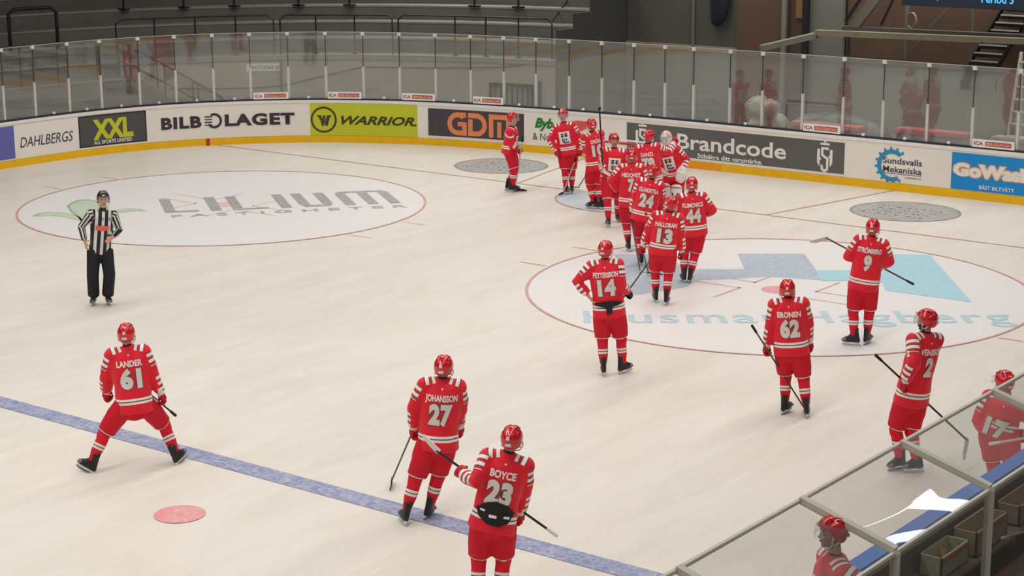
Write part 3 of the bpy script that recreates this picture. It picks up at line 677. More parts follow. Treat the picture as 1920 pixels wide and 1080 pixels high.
# rolled dark banner hanging on the wall
a = ony(1349, 24, YB-.2); bm = bmesh.new(); tube(bm, [(0, 0, 1.4), (0, 0, .3), (-.03, 0, -.1), (-.12, 0, -.28)], [(.30, .12), (.30, .13), (.25, .12), (.16, .08)], 14, xax=(1, 0, 0)); o = obj('dark_bag', bm, mat('navy_cloth', (26, 30, 40), .8), smooth=True); o.location = a
o['label'] = 'large dark navy bag hanging high on the back wall'; o['category'] = 'bag'
# beams and truss
def beam(name, p, q, y0, y1, w, mt, label, cat='beam'):
    a, b = ony(p[0], p[1], y0), ony(q[0], q[1], y1); bm = bmesh.new(); x, yv, d = frame_from(b-a)
    vs = [bm.verts.new(Vector(e+sx*x*w[0]/2+sy*yv*w[1]/2)) for e in (a-a, b-a) for sx, sy in ((-1, -1), (1, -1), (1, 1), (-1, 1))]
    for f in ((0, 1, 2, 3), (7, 6, 5, 4), (0, 4, 5, 1), (1, 5, 6, 2), (2, 6, 7, 3), (3, 7, 4, 0)): bm.faces.new([vs[i] for i in f])
    bmesh.ops.recalc_face_normals(bm, faces=bm.faces); o = obj(name, bm, mt); o.location = a; o['label'] = label; o['category'] = cat; return o
M_bm = mat('pale_beam', (140, 134, 112), .6); M_bg = mat('grey_beam', (122, 120, 110), .6); M_bd = mat('dim_beam', (96, 92, 82), .6)
beam('long_beam', (1530, 61), (1960, 79), 8.2, 8.2, (.2, .14), M_bm, 'long pale horizontal beam under the scoreboard')
beam('long_beam', (1582, 53), (1960, 71), 8.9, 8.9, (.2, .12), M_bd, 'dimmer horizontal beam just behind and above the long pale beam')
beam('sloping_beam', (1428, 90), (1530, 66), 6.5, 8.2, (.16, .14), M_bg, 'grey beam sloping from the glass top to the long pale beam')
beam('diagonal_brace', (1600, 51), (1655, -20), 8.9, 9.0, (.2, .26), M_bg, 'broad grey diagonal brace left of the scoreboard', 'brace')
beam('diagonal_brace', (1586, 40), (1625, -20), 8.7, 8.8, (.06, .08), M_rail, 'thin black diagonal rod beside the broad grey brace', 'brace')
beam('diagonal_brace', (1652, 47), (1680, -12), 9.2, 9.3, (.06, .06), M_rail, 'black diagonal rod left of the scoreboard support', 'brace')
beam('diagonal_brace', (1745, 50), (1785, 8), 9, 9, (.06, .07), M_bg, 'thin grey diagonal strut under the scoreboard', 'brace')
beam('diagonal_brace', (1710, 92), (1728, 73), 9, 9, (.06, .07), M_bg, 'short grey strut below the long beam', 'brace')
beam('truss_post', (1698, 110), (1701, 5), 9.0, 9.0, (.07, .07), M_bg, 'grey post beside the cable coil', 'post')
beam('truss_post', (1818, 116), (1823, 8), 9.0, 9.0, (.07, .07), M_bg, 'grey post left of the hanging stair treads', 'post')
beam('truss_post', (1590, 105), (1590, 58), 8.95, 8.95, (.08, .08), M_rdk, 'dark post under the left end of the long beam', 'post')
a = ony(1708, 38, 9.0); bm = bmesh.new()
for k in range(3): tube(bm, [np.array([.13*math.cos(t), .03*k, .19*math.sin(t)]) for t in np.linspace(0, 2*PI, 20)], [.012]*20, 6, cap=False, hint=(0, 1, 0))
o = obj('cable_coil', bm, mat('pale_cable', (160, 150, 130), .6)); o.location = a; o['label'] = 'pale coiled cable hanging on the grey post'; o['category'] = 'cable'
# open stair treads behind the beam
stt = empty('open_stair', ony(1830, 116, 9.25), label='dark open staircase with pale nosings behind the long beam at the right', category='stairs'); oc = np.array(stt.location)
for u, v in ((1845, 115), (1853, 100), (1862, 85), (1884, 57), (1893, 43), (1903, 29), (1912, 15)):
    p = ony(u, v, 9.25+(116-v)*.003)-oc; bm = bmesh.new(); box(bm, p-np.array([.36, .0, .10]), p+np.array([.36, .16, -.02])); obj('tread', bm, M_rail, stt)
    bm = bmesh.new(); box(bm, p-np.array([.36, .02, .02]), p+np.array([.36, .0, .015])); obj('nosing', bm, mat('pale_nosing', (190, 190, 182), .5), stt)
for dx in (-.38, .38):
    a = ony(1845, 122, 9.35)-oc; b = ony(1920, -2, 9.35+.35)-oc; bm = bmesh.new(); tube(bm, [a+[dx, 0, 0], b+[dx, 0, 0]], [(.03, .10)]*2, 6, xax=(1, 0, 0)); obj('stringer', bm, M_rail, stt)
# scoreboard
a, b = ony(1690, 8, 7.6), ony(1990, 24, 7.6); sb_ = empty('scoreboard', (a[0], 7.6, a[2]), label='dark blue scoreboard reading Period 3 at the top right edge', category='scoreboard')
w = b[0]-a[0]; bm = bmesh.new(); box(bm, (0, 0, -.02), (w, .3, 2.0), .01); obj('scoreboard_case', bm, mat('scoreboard_navy', (44, 58, 76), .4), sb_)
M_led = emit('led_blue', (90, 190, 255), 1.1)
tx = ony(1870, 4, 7.59); q = text_bm('Period 3', .80, .20, .02)
for v in q.verts: v.co = Vector((tx[0]-a[0]+v.co.x, -.006, tx[2]-a[2]+.07+v.co.y))
obj('led_text', q, M_led, sb_)
tx = ony(1758, 0, 7.59); bm = bmesh.new(); vs = [bm.verts.new((tx[0]-a[0]+dx, -.006, tx[2]-a[2]+.0+dz)) for dx, dz in ((-.1, .1), (0, -.04), (.1, .1), (0, .22))]; bm.faces.new(vs); obj('led_emblem', bm, mat('pale_led', (150, 160, 170), .4), sb_)
# red-topped benches behind the boards
M_btop = mat('red_bench_top', (190, 110, 108), .6); M_bs = mat('pale_bench', (170, 160, 152), .7)
for i, (u0, u1, v) in enumerate(((1478, 1612, 228), (1675, 1812, 240), (1856, 1960, 256))):
    y = 6.0; a, b = ony(u0, v, y), ony(u1, v+7, y); bn = empty('bench', ((a[0]+b[0])/2, y, 0), label=['pale bench with red top behind the long dark advert', 'pale bench with red top behind the gear advert', 'pale stepped bench behind the bright blue advert'][i], category='bench')
    hw = (b[0]-a[0])/2; bm = bmesh.new(); box(bm, (-hw, 0, a[2]-.12), (hw, .45, a[2]), .02); obj('bench_top', bm, M_btop if i < 2 else M_bs, bn)
    bm = bmesh.new(); box(bm, (-hw+.05, .05, 0), (hw-.05, .4, a[2]-.12)); obj('bench_base', bm, M_bs, bn)
    for sx in (-1, 1): bm = bmesh.new(); box(bm, (sx*(hw-.04)-.03, -.01, -.0), (sx*(hw-.04)+.03, .46, a[2]-.12)); obj('leg', bm, M_bs, bn)
# step ladder
lx = ony(1905, 265, 6.8); ld = empty('step_ladder', (lx[0], 6.8, 0), label='white aluminium step ladder behind the glass at the right edge', category='ladder'); M_al = mat('white_aluminium', (205, 202, 196), .4, metal=.2)
for sx in (-1, 1):
    bm = bmesh.new(); tube(bm, [(sx*.32, 0, 0), (sx*.2, .5, 3.0)], [(.03, .04)]*2, 6); obj('rail', bm, M_al, ld)
    bm = bmesh.new(); tube(bm, [(sx*.34, 1.2, 0), (sx*.2, .55, 3.0)], [(.02, .03)]*2, 6); obj('rear_rail', bm, M_al, ld)
for k in range(10):
    t = (k+.8)/10.5; w = .32-.12*t; bm = bmesh.new(); box(bm, (-w, .5*t-.06, 3*t-.02), (w, .5*t+.06, 3*t+.015)); obj('tread', bm, M_al, ld)
# plastic-wrapped heap and dark rounded form built for a reflection, behind the dark advert
a = ony(1435, 215, 6.6); bm = bmesh.new()
for k in range(16):
    ell(bm, (random.uniform(-.45, .45), random.uniform(-.2, .2), random.uniform(.2, 1.5)), np.eye(3), (random.uniform(.15, .3), .25, random.uniform(.2, .35)), 10, 8)
me = remesh(bm, .04, 2); X = co(me); X += np.array([[noise.noise(Vector(p)*6)*.05 for p in X]]).T; setco(me, X)
o = link('wrapped_heap', me, None, mat('cloudy_plastic', (158, 152, 138), .35, noise_amt=.25, scale=6)); o.location = (a[0], 6.6, 0); o['label'] = 'crumpled pale plastic-wrapped heap behind the glass above the dark advert'; o['category'] = 'heap'
a = ony(1575, 210, 7.6); bm = bmesh.new(); tube(bm, [(-.9, 0, .55), (0, 0, .62), (.9, 0, .55)], [(.5, .55), (.62, .62), (.5, .55)], 20, xax=(0, 1, 0)); me = remesh(bm, .05, 6)  # solid form added where the glass shows a dark reflection
mc_ = link('reflection_form', me, None, mat('dim_reflection_grey', (92, 95, 96), .35)); mc_.location = (a[0], 7.6, 0.0); mc_['label'] = 'dark rounded wheeled form built for a reflection, behind the red-topped bench'; mc_['category'] = 'machine'
for sx in (-.5, .5):
    bm = bmesh.new(); tube(bm, [(sx-.1, -.6, .25), (sx+.1, -.6, .25)], [.25, .25], 16); obj('wheel', bm, M_rail, mc_)

# ================================================================== PEOPLE
def shader_jersey(name, red=(228, 32, 50), white=(240, 234, 226), dark=(74, 38, 36), dim=1.0):
    """red knitted jersey: ladder stripes on the outer sleeves, double band above the hem"""
    if name in MATS: return MATS[name]
    M, nt, b = new_mat(name); n, l = nt.nodes, nt.links
    def at(nm): a = n.new('ShaderNodeAttribute'); a.attribute_name = nm; return a.outputs['Fac']
    def mth(op, a, c=None, d=None):
        q = n.new('ShaderNodeMath'); q.operation = op
        for i, x in enumerate((a, c, d)):
            if x is None: continue
            if isinstance(x, (int, float)): q.inputs[i].default_value = x
            else: l.new(x, q.inputs[i])
        return q.outputs[0]
    def within(x, lo, hi): return mth('MULTIPLY', mth('GREATER_THAN', x, lo), mth('LESS_THAN', x, hi))
    def orr(a, c): return mth('MAXIMUM', a, c)
    A, O, T, MA, MH = at('arm_t'), at('arm_o'), at('hem_t'), at('arm_m'), at('hem_m')
    per = .078; ph = mth('FRACT', mth('DIVIDE', A, per))
    zone = orr(within(A, .02, .335), within(A, .47, .70)); side = mth('MULTIPLY', mth('GREATER_THAN', O, .28), mth('GREATER_THAN', MA, .5))
    w = mth('MULTIPLY', mth('MULTIPLY', within(ph, .18, .72), zone), side)
    dk = mth('MULTIPLY', mth('MULTIPLY', orr(within(ph, .08, .18), within(ph, .72, .82)), zone), side)
    hm = mth('GREATER_THAN', MH, .5)
    w = orr(w, mth('MULTIPLY', hm, orr(within(T, .125, .155), within(T, .168, .198)))); dk = orr(dk, mth('MULTIPLY', hm, within(T, .155, .168)))
    nz = n.new('ShaderNodeTexNoise'); nz.inputs['Scale'].default_value = 5; nz.inputs['Detail'].default_value = 4
    tc = n.new('ShaderNodeTexCoord'); l.new(tc.outputs['Object'], nz.inputs['Vector'])
    c = [x*dim for x in lin(red)]
    m0 = n.new('ShaderNodeMix'); m0.data_type = 'RGBA'; m0.inputs[6].default_value = (*[x*.86 for x in c], 1); m0.inputs[7].default_value = (*[x*1.1 for x in c], 1); l.new(nz.outputs['Fac'], m0.inputs[0])
    m1 = n.new('ShaderNodeMix'); m1.data_type = 'RGBA'; m1.inputs[7].default_value = (*[x*dim for x in lin(white)], 1); l.new(w, m1.inputs[0]); l.new(m0.outputs[2], m1.inputs[6])
    m2 = n.new('ShaderNodeMix'); m2.data_type = 'RGBA'; m2.inputs[7].default_value = (*[x*dim for x in lin(dark)], 1); l.new(dk, m2.inputs[0]); l.new(m1.outputs[2], m2.inputs[6])
    l.new(m2.outputs[2], b.inputs['Base Color']); b.inputs['Roughness'].default_value = .7; b.inputs['Specular IOR Level'].default_value = .25
    b.inputs['Sheen Weight'].default_value = .15
    bn = n.new('ShaderNodeBump'); bn.inputs['Strength'].default_value = .5; bn.inputs['Distance'].default_value = .02
    nb = n.new('ShaderNodeTexNoise'); nb.inputs['Scale'].default_value = 7; nb.inputs['Detail'].default_value = 3; nb.inputs['Distortion'].default_value = 1.2
    l.new(tc.outputs['Object'], nb.inputs['Vector']); l.new(nb.outputs['Fac'], bn.inputs['Height']); l.new(bn.outputs[0], b.inputs['Normal'])
    MATS[name] = M; return M
def shader_band(name, base, bands, white=(230, 222, 212), dark=(86, 50, 44), rough=.7, dim=1.0, at_name='len_t'):
    """cloth of one colour with bands (lo, hi, 'w' or 'd') along a length attribute"""
    if name in MATS: return MATS[name]
    M, nt, b = new_mat(name); n, l = nt.nodes, nt.links
    a = n.new('ShaderNodeAttribute'); a.attribute_name = at_name; cur = None
    tc = n.new('ShaderNodeTexCoord'); nz = n.new('ShaderNodeTexNoise'); nz.inputs['Scale'].default_value = 6; nz.inputs['Detail'].default_value = 4; l.new(tc.outputs['Object'], nz.inputs['Vector'])
    c = [x*dim for x in lin(base)]
    m0 = n.new('ShaderNodeMix'); m0.data_type = 'RGBA'; m0.inputs[6].default_value = (*[x*.82 for x in c], 1); m0.inputs[7].default_value = (*[x*1.12 for x in c], 1); l.new(nz.outputs['Fac'], m0.inputs[0]); cur = m0.outputs[2]
    for lo, hi, k in bands:
        g = n.new('ShaderNodeMath'); g.operation = 'GREATER_THAN'; l.new(a.outputs['Fac'], g.inputs[0]); g.inputs[1].default_value = lo
        h = n.new('ShaderNodeMath'); h.operation = 'LESS_THAN'; l.new(a.outputs['Fac'], h.inputs[0]); h.inputs[1].default_value = hi
        p = n.new('ShaderNodeMath'); p.operation = 'MULTIPLY'; l.new(g.outputs[0], p.inputs[0]); l.new(h.outputs[0], p.inputs[1])
        mx = n.new('ShaderNodeMix'); mx.data_type = 'RGBA'; mx.inputs[7].default_value = (*[x*dim for x in lin(white if k == 'w' else dark)], 1)
        l.new(p.outputs[0], mx.inputs[0]); l.new(cur, mx.inputs[6]); cur = mx.outputs[2]
    l.new(cur, b.inputs['Base Color']); b.inputs['Roughness'].default_value = rough; b.inputs['Specular IOR Level'].default_value = .25
    bn = n.new('ShaderNodeBump'); bn.inputs['Strength'].default_value = .45; bn.inputs['Distance'].default_value = .02
    nb = n.new('ShaderNodeTexNoise'); nb.inputs['Scale'].default_value = 8; nb.inputs['Detail'].default_value = 3; nb.inputs['Distortion'].default_value = 1
    l.new(tc.outputs['Object'], nb.inputs['Vector']); l.new(nb.outputs['Fac'], bn.inputs['Height']); l.new(bn.outputs[0], b.inputs['Normal'])
    MATS[name] = M; return M
def shader_skin(name, base=(206, 150, 124), hair=(70, 48, 36), beard=None):
    """skin with hair, brows, eyes, lips and beard read from the body's own point attributes"""
    if name in MATS: return MATS[name]
    M, nt, b = new_mat(name); n, l = nt.nodes, nt.links
    cur = None; m0 = n.new('ShaderNodeMix'); m0.data_type = 'RGBA'; nz = n.new('ShaderNodeTexNoise'); nz.inputs['Scale'].default_value = 25
    c = lin(base); m0.inputs[6].default_value = (*[x*.92 for x in c], 1); m0.inputs[7].default_value = (c[0]*1.1, c[1]*1.03, c[2], 1); l.new(nz.outputs['Fac'], m0.inputs[0]); cur = m0.outputs[2]
    for nm, rgb in (('hair', hair), ('lips', (160, 84, 78)), ('eyes', (52, 38, 34)), ('beard', beard or base), ('collar', (28, 28, 32))):
        a = n.new('ShaderNodeAttribute'); a.attribute_name = nm; mx = n.new('ShaderNodeMix'); mx.data_type = 'RGBA'; mx.inputs[7].default_value = (*lin(rgb), 1)
        l.new(a.outputs['Fac'], mx.inputs[0]); l.new(cur, mx.inputs[6]); cur = mx.outputs[2]
    l.new(cur, b.inputs['Base Color']); b.inputs['Roughness'].default_value = .55; b.inputs['Subsurface Weight'].default_value = .0
    MATS[name] = M; return M

RED = (196, 16, 30)
M_jer = shader_jersey('red_jersey')
M_pant = shader_band('red_hockey_pants', (208, 24, 44), [(.0, .018, 'w'), (.018, .026, 'd')])
M_sock = shader_band('red_hockey_sock', (218, 28, 50), [(.205, .235, 'w'), (.235, .247, 'd'), (.247, .277, 'w')])
M_helm = mat('red_helmet_shell', (206, 14, 30), .22, spec=.6, coat=.4, noise_amt=.04)
M_hw = mat('white_mark', (228, 222, 216), .5); M_strap = mat('white_strap', (214, 206, 198), .5)
M_glove = mat('red_glove', (190, 16, 34), .6, bump=.2, bscale=40); M_gcuff = mat('white_glove_cuff', (222, 214, 206), .6)
M_boot = mat('black_boot', (34, 34, 38), .4, bump=.1); M_bootg = mat('grey_boot_panel', (120, 122, 124), .45); M_hold = mat('white_blade_holder', (220, 220, 218), .4); M_steel = mat('skate_steel', (190, 194, 198), .25, metal=.9)
M_num = mat('silver_white_number', (222, 214, 206), .55, noise_amt=.06); M_numo = mat('number_outline', (118, 70, 66), .6); M_nm = mat('white_name', (238, 228, 222), .55)  # number edge is the dark outline printed round the digits
M_stk = mat('black_stick', (30, 30, 32), .35); M_stkw = mat('pale_stick', (196, 192, 184), .4); M_tape = mat('white_tape', (222, 220, 214), .7); M_btape = mat('black_tape', (26, 26, 28), .7)
M_visor = glass('visor', (.93, .95, .95), refl=.12, rough=.03, haze=.03)
M_blackpad = mat('black_pad', (26, 26, 30), .7, bump=.3)

def mesh_of(bm, mt, smooth=True, name='m'):
    me = bpy.data.meshes.new(name); bm.to_mesh(me); bm.free(); me.materials.append(mt)
    if smooth: me.polygons.foreach_set('use_smooth', [True]*len(me.polygons))
    return me
I3 = np.eye(3)
# -- helmet, in head space: x right, y forward, z up, origin = centre of the head
def helmet_meshes():
    bm = bmesh.new(); bmesh.ops.create_uvsphere(bm, u_segments=40, v_segments=26, radius=1)
    for v in bm.verts:
        x, y, z = v.co
        k = 1+.03*math.cos(6*math.atan2(x, y))*(1-abs(z))
        v.co = Vector((x*.112*k, y*(.142 if y < 0 else .136), z*(.132 if z > 0 else .15)))
    def rim(y): return -.085 if y < -.03 else (-.085+(.125)*min(1, (y+.03)/.085))
    dead = [f for f in bm.faces if f.calc_center_median().z < rim(f.calc_center_median().y)]
    bmesh.ops.delete(bm, geom=dead, context='FACES')
    for v in bm.verts:                    # two raised ridges and a flat rear shelf
        x, y, z = v.co
        if z > .05 and .022 < abs(x) < .055: v.co *= 1.055
        if y < -.06 and z < .01: v.co.y *= .95; v.co.x *= .96
    r = bmesh.ops.solidify(bm, geom=bm.faces[:], thickness=.008)
    shell = mesh_of(bm, M_helm, name='helmet')
    bm = bmesh.new()                      # vents
    for sx in (-1, 1):
        for yy, zz in ((.07, .112), (.02, .131), (-.03, .131), (-.075, .112)):
            q = bmesh.ops.create_cube(bm, size=1)
            for v in q['verts']: v.co = Vector((sx*.062+v.co.x*.008, yy+v.co.y*.026, zz-.024+v.co.z*.018))
    vents = mesh_of(bm, mat('dark_red_vent', (110, 14, 24), .6), False, 'vents')
    mk = []                               # front and back marks
    for (y, z, w, h) in ((.136, .072, .04, .02), (-.141, .035, .034, .034)):
        bm = bmesh.new(); q = bmesh.ops.create_cube(bm, size=1)
        for v in q['verts']: v.co = Vector((v.co.x*w, y+v.co.y*.012, z+v.co.z*h))
        mk.append(mesh_of(bm, M_hw, False, 'mark'))
    bm = bmesh.new(); q = bmesh.ops.create_cube(bm, size=1)
    for v in q['verts']: v.co = Vector((v.co.x*.06, -.137+v.co.y*.012, -.035+v.co.z*.028))
    mk.append(mesh_of(bm, M_hw, False, 'mark')); marks = mk
    bm = bmesh.new()                      # ear loop and chin strap
    for sx in (-1, 1):
        tube(bm, [(sx*.104, .015, -.03), (sx*.108, .03, -.075), (sx*.100, .0, -.10), (sx*.098, -.035, -.07)], [.007]*4, 6)
        tube(bm, [(sx*.102, .02, -.085), (sx*.07, .045, -.135), (0, .06, -.155)], [.006]*3, 6)
    strap = mesh_of(bm, M_strap, True, 'chin_strap')
    bm = bmesh.new()                      # curved visor
    n = 18; rows = []
    for z, rr in ((.045, 1.0), (.0, 1.08), (-.055, 1.1)):
        rows.append([bm.verts.new((.122*rr*math.sin(t), .03+.118*rr*math.cos(t), z-(.02*(abs(math.sin(t))**3) if z < 0 else 0)*-1)) for t in np.linspace(-1.35, 1.35, n)])
    for a, b in zip(rows[:-1], rows[1:]):
        for k in range(n-1): bm.faces.new((a[k], a[k+1], b[k+1], b[k]))
    bmesh.ops.solidify(bm, geom=bm.faces[:], thickness=.003); vis = mesh_of(bm, M_visor, name='visor')
    return shell, vents, marks, strap, vis
HELM = helmet_meshes()
bm = bmesh.new(); bm.from_mesh(HELM[0]); HELM_BLACK = mesh_of(bm, mat('black_helmet_shell', (24, 26, 32), .25, spec=.6, coat=.3), name='helmet')
# -- skate, ankle-centred over the ice: x right, y forward, z up, origin on the ice under the ankle
def skate_meshes():
    bm = bmesh.new(); lv = [(.062, .035, .135, .036), (.075, .038, .145, .042), (.105, .036, .142, .043), (.13, .02, .118, .042), (.155, -.004, .088, .041), (.19, -.018, .068, .042), (.23, -.016, .062, .045), (.265, -.012, .063, .048), (.285, -.03, .046, .040)]
    rings = []
    for z, cy, hl, hw in lv:
        rg = []
        for k in range(24):
            t = 2*PI*k/24; c, s = math.cos(t), math.sin(t)
            rg.append(bm.verts.new((hw*(abs(c)**.8)*(1 if c >= 0 else -1)*(1-.25*max(0, s)**2 if z < .12 else 1), cy+hl*s, z)))
        rings.append(rg)
    for a, b in zip(rings[:-1], rings[1:]):
        for k in range(24): bm.faces.new((a[k], a[(k+1) % 24], b[(k+1) % 24], b[k]))
    bm.faces.new(rings[0][::-1]); bm.faces.new(rings[-1])
    boot = mesh_of(bm, M_boot, name='skate')
    bm = bmesh.new(); tube(bm, [(0, .165, .082), (0, .12, .10)], [(.036, .02), (.044, .03)], 12, xax=(1, 0, 0))
    for k in range(5): box(bm, (-.022, .085-.022*k-.006, .118+.022*k), (.022, .085-.022*k+.004, .126+.022*k))
    toe = mesh_of(bm, M_bootg, name='toe_and_laces')
    bm = bmesh.new()
    prof = [(-.105, .066), (-.10, .03), (-.055, .028), (-.03, .05), (.05, .05), (.075, .028), (.15, .03), (.165, .066)]
    L = [bm.verts.new((-.009, y, z)) for y, z in prof]; R = [bm.verts.new((.009, y, z)) for y, z in prof]
    bm.faces.new(L); bm.faces.new(R[::-1])
    for k in range(8): bm.faces.new((L[k], R[k], R[(k+1) % 8], L[(k+1) % 8]))
    bmesh.ops.recalc_face_normals(bm, faces=bm.faces); hold = mesh_of(bm, M_hold, False, 'blade_holder')
    bm = bmesh.new(); prof = [(-.125, .03), (-.115, .008), (-.07, .0), (.12, .0), (.165, .012), (.18, .03)]
    L = [bm.verts.new((-.003, y, z)) for y, z in prof]; R = [bm.verts.new((.003, y, z)) for y, z in prof]
    bm.faces.new(L); bm.faces.new(R[::-1])
    for k in range(6): bm.faces.new((L[k], R[k], R[(k+1) % 6], L[(k+1) % 6]))
    bmesh.ops.recalc_face_normals(bm, faces=bm.faces); bl = mesh_of(bm, M_steel, False, 'blade')
    return boot, toe, hold, bl
SKATE = skate_meshes()
# -- gloves, wrist-centred: y along the forearm, z = back of the hand, thumb on the -x side for the right hand
def hand_prims(bm, side, s=1.0, curl=1.0, bulk=1.0):
    """palm, four unequal bent fingers and a thumb"""
    t = -side
    tube(bm, [(0, -.01, 0), (0, .04, 0), (0, .085, .004)], [(.030*bulk, .020*bulk), (.040*bulk, .022*bulk), (.042*bulk, .018*bulk)], 12, xax=(1, 0, 0))
    for k, (x, L) in enumerate(((-.030, .92), (-.010, 1.0), (.010, .95), (.029, .78))):
        x = x*bulk*(1 if side > 0 else -1); r = .0095*bulk; a = curl
        p0 = np.array([x, .080, .002]); p1 = p0+L*.040*np.array([0, math.cos(.6*a), -math.sin(.6*a)]); p2 = p1+L*.030*np.array([0, math.cos(1.7*a), -math.sin(1.7*a)]); p3 = p2+L*.022*np.array([0, math.cos(2.7*a), -math.sin(2.7*a)])
        tube(bm, [p0, p1, p2, p3], [r*1.1, r, r*.95, r*.85], 8)
    p0 = np.array([t*.028*bulk, .025, -.006]); p1 = p0+np.array([t*.022, .025, -.012]); p2 = p1+np.array([-t*.004, .026, -.016])
    tube(bm, [p0, p1, p2], [.014*bulk, .012*bulk, .010*bulk], 8)
    for v in bm.verts: v.co *= s
def glove_meshes():
    out = {}
    for side in (-1, 1):
        bm = bmesh.new(); hand_prims(bm, side, 1.12, .95, 1.55); me = remesh(bm, .006, 2); me.materials.append(M_glove)
        bm = bmesh.new(); tube(bm, [(0, -.105, 0), (0, -.05, 0), (0, .0, 0), (0, .03, .0)], [(.072, .062), (.066, .056), (.052, .044), (.05, .036)], 18, xax=(1, 0, 0), cap=False); cf = mesh_of(bm, M_gcuff, name='cuff')
        bm = bmesh.new(); q = []
        for k in range(3): tube(bm, [(-.03, .015+.026*k, .036), (.03, .015+.026*k, .036)], [.012, .012], 8)
        rl = mesh_of(bm, M_glove, name='padding_roll'); out[side] = (me, cf, rl)
    return out
GLOVE = glove_meshes()
def mat4(o, x, y, z):
    m_ = Matrix.Identity(4)
    for i in range(3): m_[i][0] = x[i]; m_[i][1] = y[i]; m_[i][2] = z[i]; m_[i][3] = o[i]
    return m_
def sub(name, me, parent, M=None, **kw):
    o = link(name, me, parent, **kw)
    if M is not None: o.matrix_basis = M
    return o
def ik(a, b, l1, l2, pole):
    d = b-a; L = np.linalg.norm(d); u = d/L; k = max(1.0, L/(l1+l2)*1.002); l1 *= k; l2 *= k
    x = (l1*l1-l2*l2+L*L)/(2*L); h = math.sqrt(max(0, l1*l1-x*x)); p = np.asarray(pole, float); p = unit(p-u*np.dot(p, u)); return a+u*x+p*h
def project_on(bvh, bm, o, xd, yd, nd, lift=.005, step=.03, back=.35, far_=.9):
    """lay a flat lettering mesh on a garment"""
    cut(bm, step); bad = []
    for v in bm.verts:
        p = o+xd*v.co.x+yd*v.co.y+nd*back; h = bvh.ray_cast(Vector(p), Vector(-nd), far_)
        if h[0] is None: bad.append(v)
        else: v.co = h[0]+Vector(nd)*lift
    if bad: bmesh.ops.delete(bm, geom=bad, context='VERTS')
    # drop faces that fell across a fold
    dead = [f for f in bm.faces if max(e.calc_length() for e in f.edges) > .16]
    if dead: bmesh.ops.delete(bm, geom=dead, context='FACES')
    bmesh.ops.recalc_face_normals(bm, faces=bm.faces); return bm

